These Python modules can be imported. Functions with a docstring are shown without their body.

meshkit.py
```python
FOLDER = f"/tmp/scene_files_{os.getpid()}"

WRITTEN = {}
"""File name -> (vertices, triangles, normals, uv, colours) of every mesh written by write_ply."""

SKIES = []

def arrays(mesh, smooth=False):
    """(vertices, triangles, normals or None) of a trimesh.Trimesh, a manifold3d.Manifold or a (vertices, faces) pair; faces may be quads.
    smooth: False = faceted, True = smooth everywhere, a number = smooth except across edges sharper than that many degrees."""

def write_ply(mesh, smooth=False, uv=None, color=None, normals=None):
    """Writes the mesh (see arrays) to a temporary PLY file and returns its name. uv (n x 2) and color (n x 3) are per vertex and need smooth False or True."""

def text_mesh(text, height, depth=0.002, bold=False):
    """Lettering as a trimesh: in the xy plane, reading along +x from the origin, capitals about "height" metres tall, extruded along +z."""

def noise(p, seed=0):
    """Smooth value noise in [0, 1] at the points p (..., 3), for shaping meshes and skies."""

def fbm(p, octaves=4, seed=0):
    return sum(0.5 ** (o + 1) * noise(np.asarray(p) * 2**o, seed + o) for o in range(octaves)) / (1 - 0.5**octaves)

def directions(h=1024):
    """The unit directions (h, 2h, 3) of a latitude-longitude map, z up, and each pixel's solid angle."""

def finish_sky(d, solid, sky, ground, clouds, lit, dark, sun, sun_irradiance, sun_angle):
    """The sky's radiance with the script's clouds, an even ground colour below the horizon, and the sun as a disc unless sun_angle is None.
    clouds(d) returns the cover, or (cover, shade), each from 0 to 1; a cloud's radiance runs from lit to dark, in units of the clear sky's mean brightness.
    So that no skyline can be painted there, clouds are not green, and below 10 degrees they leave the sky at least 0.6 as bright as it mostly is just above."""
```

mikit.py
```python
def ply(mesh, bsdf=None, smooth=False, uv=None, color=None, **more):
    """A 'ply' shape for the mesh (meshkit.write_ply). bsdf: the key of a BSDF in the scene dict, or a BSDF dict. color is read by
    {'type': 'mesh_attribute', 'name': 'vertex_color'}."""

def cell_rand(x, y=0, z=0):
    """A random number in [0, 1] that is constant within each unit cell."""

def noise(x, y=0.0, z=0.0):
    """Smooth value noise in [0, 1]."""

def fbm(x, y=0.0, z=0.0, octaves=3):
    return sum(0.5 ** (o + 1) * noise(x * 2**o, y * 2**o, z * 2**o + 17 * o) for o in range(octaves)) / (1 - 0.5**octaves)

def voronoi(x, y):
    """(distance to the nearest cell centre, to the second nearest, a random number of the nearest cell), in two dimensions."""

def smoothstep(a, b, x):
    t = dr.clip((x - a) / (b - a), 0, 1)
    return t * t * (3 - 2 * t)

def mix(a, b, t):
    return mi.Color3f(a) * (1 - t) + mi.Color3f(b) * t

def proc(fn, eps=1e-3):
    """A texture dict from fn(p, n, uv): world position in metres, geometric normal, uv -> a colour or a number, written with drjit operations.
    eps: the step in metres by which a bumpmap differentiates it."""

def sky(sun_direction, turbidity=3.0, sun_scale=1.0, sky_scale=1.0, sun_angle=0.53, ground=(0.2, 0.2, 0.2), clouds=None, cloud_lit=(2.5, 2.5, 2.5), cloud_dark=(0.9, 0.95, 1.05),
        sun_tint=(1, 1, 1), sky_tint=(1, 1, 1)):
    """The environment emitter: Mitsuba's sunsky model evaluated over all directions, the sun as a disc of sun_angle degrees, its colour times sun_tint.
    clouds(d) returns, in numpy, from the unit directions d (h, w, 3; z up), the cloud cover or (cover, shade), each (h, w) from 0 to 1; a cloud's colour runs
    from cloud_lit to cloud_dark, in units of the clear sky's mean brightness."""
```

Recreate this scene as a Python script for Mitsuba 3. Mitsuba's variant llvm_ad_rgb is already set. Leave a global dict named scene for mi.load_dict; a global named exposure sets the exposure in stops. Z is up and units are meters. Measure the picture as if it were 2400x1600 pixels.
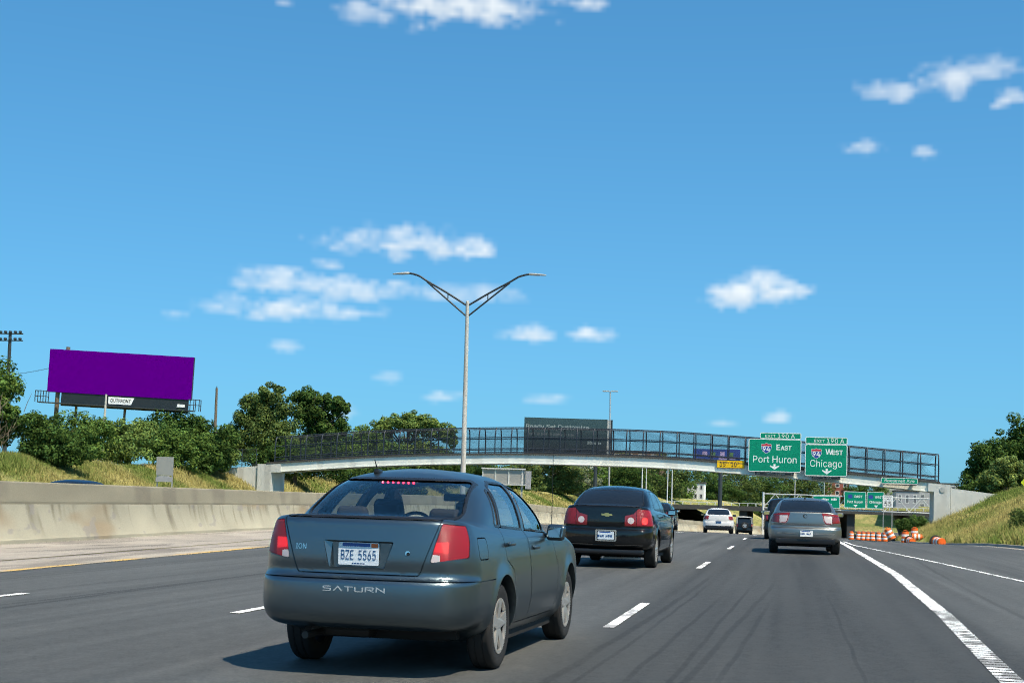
import math, random
import numpy as np
import trimesh
import drjit as dr
import mitsuba as mi
import manifold3d as mf
import mikit, meshkit
from mikit import proc
from scipy.interpolate import PchipInterpolator
from scipy.optimize import brentq
from shapely import affinity
from shapely.geometry import Polygon, Point, LineString, box as sbox
from shapely.ops import unary_union

scene, labels, used_names = {'type': 'scene'}, {}, set()

# ------------------------------------------------------------------ camera, sky, exposure
exposure = 1.9
scene['camera'] = {'type': 'perspective', 'fov': 38.565, 'fov_axis': 'x', 'near_clip': .1, 'far_clip': 9000.,
                   'to_world': mi.ScalarTransform4f([[-0.9822285, -0.0193637, -0.1866877, 0.0], [-0.1853364, -0.0569366, 0.9810243, 0.0], [-0.0296256, 0.9981900, 0.0523359, 1.2], [0, 0, 0, 1]]), 'principal_point_offset_x': 0.0, 'principal_point_offset_y': -0.12183}
# fair-weather clouds: azimuth, elevation, half width, half height (degrees), density
CLOUDS = [(-13.2, 19.0, 3.9, 1.35, .95), (-17.2, 18.35, 1.3, .65, .6), (-8.13, 19.08, 0.84, 0.33, 0.8), (-15.01, 9.80, 3.3, 0.72, 1), (-19.93, 8.16, 2.2, 0.55, 0.75), (-17.0, 7.95, 2.3, 0.58, 0.75), (-19.7, 7.12, 3.5, 0.56, 0.85),
          (-12.60, 7.94, 2.34, 0.50, 0.55), (-10.29, 6.52, 1.09, 0.40, 0.9), (-7.61, 6.54, 0.87, 0.36, 0.85), (-1.43, 8.33, 1.85, 0.76, 1), (3.27, 15.75, 1.25, 0.50, 0.75), (5.56, 15.89, 1.17, 0.95, 0.8), (7.02, 16.27, 1.17, 0.62, 0.6),
          (7.87, 15.23, 0.58, 0.40, 0.75), (2.51, 13.67, 1.00, 0.37, 0.6), (4.89, 13.45, 0.58, 0.25, 0.5), (-18.15, 8.98, 0.62, 0.27, 0.55), (-19.68, 5.72, 0.62, 0.30, 0.5), (-15.76, 4.67, 0.58, 0.25, 0.35), (-13.48, 4.00, 0.75, 0.30, 0.55),
          (-9.72, 4.03, 1.00, 0.25, 0.5), (-0.44, 3.50, 0.50, 0.25, 0.6), (-2.55, 3.24, 0.63, 0.20, 0.4), (-23.76, 6.69, 0.67, 0.20, 0.45), (-17.61, 3.27, 0.92, 0.42, 0.4), (-20.34, 18.52, 0.42, 0.17, 0.4)]
_rc = np.random.default_rng(5)
for _ in range(60):                                     # the same kind of sky goes on all round
    _az, _el = _rc.uniform(15, 325), 3 + 60 * _rc.random() ** 1.7
    CLOUDS.append((_az, _el, (.8 + 4 * _rc.random()) * (.6 + _el / 30), (.3 + .7 * _rc.random()) * (.6 + _el / 25), .4 + .6 * _rc.random()))

def cloud_cover(d):
    az = np.degrees(np.arctan2(d[..., 0], d[..., 1]))
    el = np.degrees(np.arcsin(np.clip(d[..., 2], -1, 1)))
    q = np.stack([az, el * 1.6, az * 0], -1)
    cover, shade = np.zeros(az.shape), np.zeros(az.shape)
    for i, (a, e, w, h, s) in enumerate(CLOUDS):
        dx = (az - a + 180) % 360 - 180
        near = (np.abs(dx) < 2.0 * w + 1) & (np.abs(el - e) < 2.4 * h + 1)
        if not near.any():
            continue
        qq = q[near]
        w1, w2 = meshkit.fbm(qq * 1.1 + 3.7 * i, 3, 3) - .5, meshkit.fbm(qq * 1.1 + 40 + 3.7 * i, 3, 11) - .5
        x = (dx[near] + 1.0 * min(w, 1.6) * w1) / w
        y = (el[near] - e + .9 * min(h, .9) * w2) / h
        y = np.where(y < 0, y * 1.45, y)                # flatter below, billowing above
        body = 1.0 - x * x - y * y
        puff = meshkit.fbm(qq * 1.5 + 7 * i, 5, 29) - .5
        fine = meshkit.fbm(qq * 3.0 + 11 * i, 3, 31) - .5
        t = body + 2.1 * puff + .75 * fine
        c = np.clip((t + .16) / 1.7, 0, 1)
        c = (c * c * (3 - 2 * c)) ** .85 * s
        cover[near] = np.maximum(cover[near], c * .90)
        shade[near] = np.maximum(shade[near], np.clip(.40 - .5 * y - .7 * fine - .7 * puff, 0, 1) * c)
    return cover, shade * .8

scene['sky'] = mikit.sky((.52, -.43, 1.0), turbidity=4.0, clouds=cloud_cover, cloud_lit=(2.75, 2.9, 2.95), cloud_dark=(1.7, 1.95, 2.15), sky_tint=(.465, .99, 1.13), sun_tint=(1.0, 1.03, 1.08), ground=(.12, .12, .11))

# ------------------------------------------------------------------ helpers
def T():
    return mi.ScalarTransform4f()

def numbered(name):
    used = used_names
    if name not in used:
        used.add(name)
        return name
    k = 1
    while f'{name}_{k:03d}' in used:
        k += 1
    used.add(f'{name}_{k:03d}')
    return f'{name}_{k:03d}'

def put(parent, name, shape, label=None, kind=None):
    """one entry of the scene: parent__name (numbered)"""
    key = numbered(parent + '__' + name if parent else name)
    scene[key] = shape
    if label or kind:
        labels[key] = {}
        if label:
            labels[key]['label'] = label
        if kind:
            labels[key]['kind'] = kind
    return key

def thing(name, label, cat, group=None):
    key = numbered(name)
    labels[key] = {'label': label, 'category': cat}
    if group:
        labels[key]['group'] = group
    return key

def tag(key, label, cat, group=None, kind=None):
    labels[key] = {'label': label, 'category': cat}
    if group:
        labels[key]['group'] = group
    if kind:
        labels[key]['kind'] = kind
    return key

def bsdf(key, d):
    scene[key] = d
    return key

def rgb(*c):
    return {'type': 'rgb', 'value': list(c)}

def plain(key, color, rough=0.6, metallic=0.0, **more):
    d = {'type': 'principled', 'base_color': rgb(*color) if not isinstance(color, dict) else color,
         'roughness': rough, 'metallic': metallic, **more}
    return bsdf(key, {'type': 'twosided', 'bsdf': d})

def box(x0, x1, y0, y1, z0, z1):
    m = trimesh.creation.box((x1 - x0, y1 - y0, z1 - z0))
    m.apply_translation(((x0 + x1) / 2, (y0 + y1) / 2, (z0 + z1) / 2))
    return m

def rbox(x0, x1, y0, y1, z0, z1, r=0.02, seg=2):
    """box with bevelled edges"""
    pts = []
    c = [(x0, x1), (y0, y1), (z0, z1)]
    r = min(r, 0.49 * min(b - a for a, b in c))
    a = np.linspace(0, np.pi / 2, seg + 1)
    for sx in (0, 1):
        for sy in (0, 1):
            for sz in (0, 1):
                cx, cy, cz = [c[i][s] + (r if s == 0 else -r) for i, s in enumerate((sx, sy, sz))]
                for t in a:
                    for p in a:
                        pts.append((cx + (2 * sx - 1) * r * math.cos(t) * math.cos(p),
                                    cy + (2 * sy - 1) * r * math.cos(t) * math.sin(p),
                                    cz + (2 * sz - 1) * r * math.sin(t)))
    return trimesh.convex.convex_hull(np.array(pts))

def tube(points, radii, sides=8, cap=True):
    p = np.asarray(points, float)
    radii = np.broadcast_to(radii, (len(p),)).astype(float)
    t = np.gradient(p, axis=0)
    t /= np.linalg.norm(t, axis=1, keepdims=True) + 1e-12
    ref = np.array([0, 0, 1.0]) if abs(t[:, 2]).mean() < 0.85 else np.array([1.0, 0, 0])
    a = np.cross(t, ref)
    a /= np.linalg.norm(a, axis=1, keepdims=True) + 1e-12
    b = np.cross(t, a)
    ang = np.arange(sides) * 2 * np.pi / sides
    v = p[:, None] + radii[:, None, None] * (np.cos(ang)[None, :, None] * a[:, None] + np.sin(ang)[None, :, None] * b[:, None])
    n = len(p)
    i, j = np.meshgrid(np.arange(n - 1), np.arange(sides), indexing='ij')
    q = np.stack([i * sides + j, i * sides + (j + 1) % sides, (i + 1) * sides + (j + 1) % sides, (i + 1) * sides + j], -1).reshape(-1, 4)
    f = np.vstack([q[:, [0, 1, 2]], q[:, [0, 2, 3]]])
    v = v.reshape(-1, 3)
    if cap:
        k = np.arange(1, sides - 1)
        f = np.vstack([f, np.stack([k * 0, k, k + 1], 1), np.stack([k * 0, k + 1, k], 1) + (n - 1) * sides])
    return trimesh.Trimesh(v, f, process=False)

def cat(ms):
    return trimesh.util.concatenate(ms)

def revolve(profile, seg=32):
    """profile (r, z) closed curve -> solid of revolution round z"""
    return trimesh.creation.revolve(np.array(profile, float), sections=seg)

def extrude(poly, h):
    return trimesh.creation.extrude_polygon(poly, h, engine='earcut')

def mat4(rows):
    return np.array(rows, float)

def place_mat(x, y, z=0.0, yaw=0.0, s=1.0, sz=None):
    """yaw in degrees, clockwise seen from above (towards +x)"""
    a = math.radians(yaw)
    c, n = math.cos(a), math.sin(a)
    sz = s if sz is None else sz
    return np.array([[s * c, s * n, 0, x], [-s * n, s * c, 0, y], [0, 0, sz, z], [0, 0, 0, 1]])

def tw(m):
    return T() @ mi.ScalarTransform4f(m.tolist())

def moved(mesh, m):
    o = mesh.copy()
    o.apply_transform(m)
    return o

FACE_Y = np.array([[1, 0, 0, 0], [0, 0, -1, 0], [0, 1, 0, 0], [0, 0, 0, 1.0]])   # xy artwork -> upright, facing -y

def letters(text, height, width=None, depth=0.004, bold=True, spacing=None):
    """upright lettering facing -y, centred on the origin in x and z; stretched to width"""
    m = meshkit.text_mesh(text, height, depth, bold)
    lo, hi = m.bounds
    m.apply_translation((-(lo[0] + hi[0]) / 2, -(lo[1] + hi[1]) / 2, 0))
    if width:
        m.vertices[:, 0] *= width / (hi[0] - lo[0])
    m.apply_transform(FACE_Y)
    return m

def slab(poly, y, depth):
    """a flat outline in the x-z plane, its front face at y, going back by depth (towards +y)"""
    m = extrude(poly, depth)
    m.apply_transform(FACE_Y)                      # now occupies y in [-depth, 0]
    m.apply_translation((0, y + depth, 0))
    return m

def rrect(w, h, r, cx=0, cz=0):
    return sbox(cx - w / 2 + r, cz - h / 2 + r, cx + w / 2 - r, cz + h / 2 - r).buffer(r, quad_segs=4)

# ------------------------------------------------------------------ implicit car bodies
def smax(a, b, k):
    return np.maximum(a, b) + np.maximum(k - np.abs(a - b), 0) ** 2 / (4 * k)

def smin(a, b, k):
    return -smax(-a, -b, k)

def curve(pts):
    p = np.array(pts, float)
    fn = PchipInterpolator(p[:, 0], p[:, 1])
    lo, hi = p[0, 0], p[-1, 0]
    return lambda t: fn(np.clip(t, lo, hi))

def car_field(sp):
    plan, sect, rear, front = curve(sp['plan']), curve(sp['sect']), curve(sp['rear']), curve(sp['front'])
    deck, bot, ghw, ghp, roof = curve(sp['deck']), curve(sp['bot']), curve(sp['gh_w']), curve(sp['gh_plan']), curve(sp['roof'])
    wy, wr = sp['axles'], sp['wheel_r']
    W0 = max(p[1] for p in sp['plan'])

    def f(x, y, z):
        ax = np.sqrt(x * x + 1e-6)
        flare = 0
        for a in wy:
            d = np.hypot(y - a, z - wr)
            flare = flare + sp.get('flare', 0.018) * np.exp(-((d - wr - 0.045) / 0.075) ** 2)
        side = ax - plan(y) * sect(z) - flare
        re = rear(z) + sp.get('rear_curve', 0.1) * (ax / W0) ** 2 + sp.get('rear_curve4', 0.06) * (ax / W0) ** 6 - y
        fr = y - front(z) + sp.get('front_curve', 0.28) * (ax / W0) ** 2.4
        top = z - deck(y) + sp.get('deck_crown', 0.035) * (ax / W0) ** 2
        low = bot(y) - z
        g = smax(side, re, sp.get('r_rear', 0.16))
        g = smax(g, fr, 0.2)
        g = smax(g, top, sp.get('r_deck', 0.05))
        g = smax(g, low, sp.get('r_low', 0.06))
        gs = (ax - ghw(z) * ghp(y)) * 0.95
        gr = (z - roof(y) + sp.get('roof_crown', 0.06) * (ax / 0.6) ** 2) * 0.85
        h = smax(gs, gr, sp.get('r_roof', 0.09))
        h = smax(h, 0.8 - z, 0.05)
        h = smax(h, np.maximum(sp['roof'][0][0] - y, y - sp['roof'][-1][0]), 0.05)
        return smin(g, h, sp.get('r_blend', 0.05))
    return f

def grad(f, v, e=2e-3):
    g = np.empty_like(v)
    for k in range(3):
        d = np.zeros(3)
        d[k] = e
        a, b = v + d, v - d
        g[:, k] = (f(*a.T) - f(*b.T)) / (2 * e)
    return g

def surface_net(f, lo, hi, h, off=0.0, it=4):
    n = np.ceil((np.array(hi) - lo) / h).astype(int) + 1
    ax = [lo[k] + h * np.arange(n[k]) for k in range(3)]
    V = f(*np.meshgrid(*ax, indexing='ij', sparse=False)) + off
    S = V < 0
    acc, cnt = np.zeros((*(n - 1), 3)), np.zeros(n - 1)
    c = [(a, b, d) for a in (0, 1) for b in (0, 1) for d in (0, 1)]
    sl = lambda o: tuple(slice(o[k], n[k] - 1 + o[k]) for k in range(3))
    for a in c:
        for k in range(3):
            if a[k] == 0:
                b = tuple(a[j] + (j == k) for j in range(3))
                va, vb = V[sl(a)], V[sl(b)]
                m = (va < 0) != (vb < 0)
                t = np.where(m, va / np.where(m, va - vb, 1), 0)
                for j in range(3):
                    acc[..., j] += np.where(m, a[j] + (t if j == k else 0), 0)
                cnt += m
    idx = -np.ones(n - 1, int)
    on = cnt > 0
    idx[on] = np.arange(on.sum())
    v = np.argwhere(on) + acc[on] / cnt[on][:, None]
    v = v * h + lo
    quads = []
    for k in range(3):
        i, j = [(1, 2), (2, 0), (0, 1)][k]
        A = S
        s0 = [slice(None)] * 3
        s1 = [slice(None)] * 3
        s0[k], s1[k] = slice(0, -1), slice(1, None)
        d = A[tuple(s0)] != A[tuple(s1)]
        p = np.argwhere(d)
        p = p[(p[:, i] > 0) & (p[:, j] > 0) & (p[:, i] < n[i] - 1) & (p[:, j] < n[j] - 1)]
        inside = A[tuple(p.T)]
        ei, ej = np.eye(3, dtype=int)[i], np.eye(3, dtype=int)[j]
        q = np.stack([idx[tuple((p - ei - ej).T)], idx[tuple((p - ej).T)], idx[tuple(p.T)], idx[tuple((p - ei).T)]], 1)
        q[~inside] = q[~inside][:, ::-1]
        quads.append(q)
    q = np.vstack(quads)
    for _ in range(it):
        g = grad(f, v)
        step = ((f(*v.T) + off) / np.maximum((g * g).sum(1), 0.05))[:, None] * g
        L = np.linalg.norm(step, axis=1, keepdims=True)
        v = v - step * np.minimum(1, 0.6 * h / np.maximum(L, 1e-9))
    return v, np.vstack([q[:, [0, 1, 2]], q[:, [0, 2, 3]]])

def solid(v, f):
    return mf.Manifold(mf.Mesh(np.asarray(v, np.float32), np.asarray(f, np.uint32)))

def car_solid(f, lo, hi, h, off=0.0):
    for k in range(12):                                  # a grid that happens to touch the skin can pinch the mesh: shift it a little
        d = h * np.array([.37, .21, .43]) * (k * .618 % 1)
        m = solid(*surface_net(f, np.array(lo) - d, hi, h * (1 + .013 * k), off))
        if m.status() == mf.Error.NoError:
            return m
    raise ValueError('car body')

def tri(man):
    m = man.to_mesh()
    return np.array(m.vert_properties[:, :3], float), np.array(m.tri_verts, int)

def body_ply(man, f, mat, m):
    """a solid cut from an implicit body, with the field's own normals where it is the outer skin"""
    v, t = tri(man)
    if len(t) == 0:
        return None
    fn = np.cross(v[t[:, 1]] - v[t[:, 0]], v[t[:, 2]] - v[t[:, 0]])
    L = np.linalg.norm(fn, axis=1)
    keep = L > 1e-12
    t, fn, L = t[keep], fn[keep], L[keep]
    fn /= L[:, None]
    g = grad(f, v)
    gl = np.linalg.norm(g, axis=1)
    g /= gl[:, None] + 1e-9
    onskin = np.abs(f(*v.T)) / (gl + 1e-9) < 0.004
    c = v[t].reshape(-1, 3)
    n = np.repeat(fn, 3, axis=0)
    ti = t.reshape(-1)
    use = onskin[ti] & ((g[ti] * n).sum(1) > 0.75)
    n = np.where(use[:, None], g[ti], n)
    path = meshkit.write_ply((c, np.arange(len(c)).reshape(-1, 3)), False, normals=n)
    return {'type': 'ply', 'filename': path, 'face_normals': False, 'bsdf': {'type': 'ref', 'id': mat}, 'to_world': tw(m)}

AX = {'y': [[1, 0, 0, 0], [0, 0, 1, 0], [0, 1, 0, 0]],     # outline (x, z), pushed along y
      'x': [[0, 0, 1, 0], [1, 0, 0, 0], [0, 1, 0, 0]],     # outline (y, z), pushed along x
      'z': [[1, 0, 0, 0], [0, 1, 0, 0], [0, 0, 1, 0]]}     # outline (x, y), pushed along z

def prism(pts, axis, a, b, grow=0.0, round_=0.0):
    cs = mf.CrossSection([np.array(pts, float)], mf.FillRule.NonZero)
    if round_:
        cs = cs.offset(-round_, mf.JoinType.Round, 2, 24).offset(2 * round_, mf.JoinType.Round, 2, 24).offset(-round_, mf.JoinType.Round, 2, 24)
    if grow:
        cs = cs.offset(grow, mf.JoinType.Round, 2, 16)
    return cs.extrude(b - a).translate((0, 0, a)).transform(np.array(AX[axis], float))

class CarBody:
    def __init__(self, sp, h, inset=0.02):
        self.f = car_field(sp)
        self.sp = sp
        lo, hi = sp['bounds']
        self.outer = car_solid(self.f, lo, hi, h)
        self.inner = car_solid(self.f, lo, hi, h, inset)
        self.body = self.outer
        self.lo, self.hi, self.h = lo, hi, h

    def panel(self, pts, axis, a, b, gap=0.005, round_=0.0):
        skin = prism(pts, axis, a, b, -gap / 2, round_) ^ self.outer
        part = skin - self.inner
        self.body = self.body - (prism(pts, axis, a, b, gap / 2, round_) - self.inner)
        return part

    def sheet(self, pts, axis, a, b, off=0.0, grow=0.0, round_=0.0):
        """the outer skin inside an outline as a single sheet (window glass), moved by off along its normals"""
        m = prism(pts, axis, a, b, grow, round_) ^ self.outer
        v, t = tri(m)
        g = grad(self.f, v)
        gl = np.linalg.norm(g, axis=1)
        skin = np.abs(self.f(*v.T)) / gl < 0.004
        fn = np.cross(v[t[:, 1]] - v[t[:, 0]], v[t[:, 2]] - v[t[:, 0]])
        fn /= np.linalg.norm(fn, axis=1, keepdims=True) + 1e-12
        gc = g[t].mean(1)
        gc /= np.linalg.norm(gc, axis=1, keepdims=True)
        t = t[skin[t].all(1) & ((fn * gc).sum(1) > 0.6)]
        v = v + off * g / gl[:, None]
        n = g / gl[:, None]
        u, inv = np.unique(t, return_inverse=True)
        return v[u], inv.reshape(-1, 3), n[u]

def sheet_ply(s, mat, m):
    v, t, n = s
    return {'type': 'ply', 'filename': meshkit.write_ply((v, t), False, normals=n), 'face_normals': False,
            'bsdf': {'type': 'ref', 'id': mat}, 'to_world': tw(m)}

def mirror(pts):
    return [(-a, b) for a, b in pts][::-1]

# ------------------------------------------------------------------ plain materials
def paint(key, flake, under, rough=.36, share=.55, ior=1.75):
    """metallic lacquer: a broad flake layer and a smooth clear coat with full Fresnel reflection"""
    bsdf(key, {'type': 'twosided', 'bsdf': {'type': 'blendbsdf', 'weight': 1 - share,
               'a_flake': {'type': 'principled', 'base_color': rgb(*flake), 'metallic': .95, 'roughness': rough},
               'b_coat': {'type': 'roughplastic', 'distribution': 'ggx', 'alpha': .045, 'int_ior': ior, 'diffuse_reflectance': rgb(*under), 'nonlinear': True}}})
paint('paint_slate', (.225, .295, .335), (.032, .046, .057), .30)
paint('paint_silver', (.46, .475, .46), (.16, .17, .165), .34)
paint('paint_navy', (.03, .05, .11), (.012, .018, .04))
plain('paint_black', (.006, .007, .008), .07, 0, specular=.6)
plain('paint_white', (.72, .72, .70), .12, 0, specular=.5)
plain('tyre_rubber', (.018, .018, .018), .75)
plain('rim_silver', (.74, .73, .70), .38, .8)
plain('dark_metal', (.05, .048, .045), .5, .6)
plain('chrome', (.75, .75, .75), .12, 1.0)
plain('mirror', (.8, .8, .8), .03, 1.0)
plain('black_trim', (.012, .012, .013), .35)
plain('interior_dark', (.03, .03, .032), .7)
plain('seat_fabric', (.045, .045, .048), .85)
plain('underbody_black', (.012, .012, .012), .8)
def ribs(p, n, uv):
    return .0016 * dr.sin(p.x * 420) * dr.sin(p.z * 300)
def lens(key, color):
    bsdf(key, {'type': 'twosided', 'bsdf': {'type': 'bumpmap', 'arbitrary': proc(ribs, 1e-3), 'scale': 1.0, 'bsdf': {'type': 'principled', 'base_color': rgb(*color), 'roughness': .16, 'specular': .7, 'clearcoat': 1.0, 'clearcoat_gloss': .98}}})
lens('lens_red', (.30, .002, .008))
lens('lens_red_light', (.44, .01, .014))
lens('lens_brake', (.50, .008, .012))
lens('lens_clear', (.66, .58, .57))
plain('plate_white', (.66, .74, .80), .45)
plain('plate_blue', (.03, .09, .30), .45)
plain('plate_ink', (.03, .09, .22), .5)
plain('sticker_orange', (.65, .14, .04), .5)
plain('letter_silver', (.55, .56, .56), .3, .5)
bsdf('glass_clear', {'type': 'thindielectric', 'int_ior': 1.5, 'specular_transmittance': rgb(.72, .77, .77)})
bsdf('glass_tint', {'type': 'thindielectric', 'int_ior': 1.5, 'specular_transmittance': rgb(.42, .5, .5)})

# ------------------------------------------------------------------ wheels and sedans
def add_wheel(car, m, x, y, r, w, side, spokes=5, rim='rim_silver', style='wide', detail=True, rim_r=0.205):
    key = numbered(car + '__wheel')
    wm = m @ np.array([[0, 0, side, x], [0, 1, 0, y], [1, 0, 0, r], [0, 0, 0, 1.0]])   # local z = outwards
    if side > 0:
        wm = m @ np.array([[0, 0, 1, x], [1, 0, 0, y], [0, 1, 0, r], [0, 0, 0, 1.0]])
    else:
        wm = m @ np.array([[0, 0, -1, x], [-1, 0, 0, y], [0, 1, 0, r], [0, 0, 0, 1.0]])
    k = r / 0.315
    h = w / 2
    prof = [(rim_r, -h * .88), (rim_r + .05 * k, -h), (r - .03, -h * .99), (r - .008, -h * .86), (r, -h * .7), (r, -h * .36), (r - .007, -h * .34), (r - .007, -h * .28), (r, -h * .26),
            (r, h * .26), (r - .007, h * .28), (r - .007, h * .34), (r, h * .36), (r, h * .7), (r - .008, h * .86), (r - .03, h * .99), (rim_r + .05 * k, h), (rim_r, h * .88), (rim_r - .008, 0), (rim_r, -h * .88)]
    put(key, 'tyre', mikit.ply(revolve(prof, 40 if detail else 24), 'tyre_rubber', smooth=35, to_world=tw(wm)))
    R = rim_r
    shape = Point(0, 0).buffer(R + .004, 24).difference(Point(0, 0).buffer(R - .018, 24)).union(Point(0, 0).buffer(.052, 12))
    for i in range(spokes):
        a = 2 * math.pi * i / spokes + .3
        c, s = math.cos(a), math.sin(a)
        wi, wo = (.036, .046) if style == 'wide' else (.026, .026)
        pts = [(.03, -wi), (R - .01, -wo), (R - .01, wo), (.03, wi)]
        shape = shape.union(Polygon([(c * px - s * py, s * px + c * py) for px, py in pts]))
    shape = shape.buffer(.006, 4).buffer(-.006, 4)
    rimm = extrude(shape, .022)
    rimm.apply_translation((0, 0, h * .72))
    v = rimm.vertices
    v[:, 2] -= .025 * (1 - np.clip(np.hypot(v[:, 0], v[:, 1]) / R, 0, 1)) ** 2          # slightly dished
    barrel = revolve([(R - .012, -h * .8), (R, -h * .85), (R, h * .8), (R - .012, h * .76), (R - .012, -h * .8)], 32)
    put(key, 'rim', mikit.ply(rimm, rim, smooth=30, to_world=tw(wm)))
    put(key, 'rim_barrel', mikit.ply(barrel, 'dark_metal', smooth=30, to_world=tw(wm)))
    disc = revolve([(0, -.012), (R * .78, -.012), (R * .78, .012), (.07, .012), (.06, .05), (0, .05), (0, -.012)], 28)
    put(key, 'brake_disc', mikit.ply(disc, 'underbody_black', smooth=30, to_world=tw(wm)))

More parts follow.
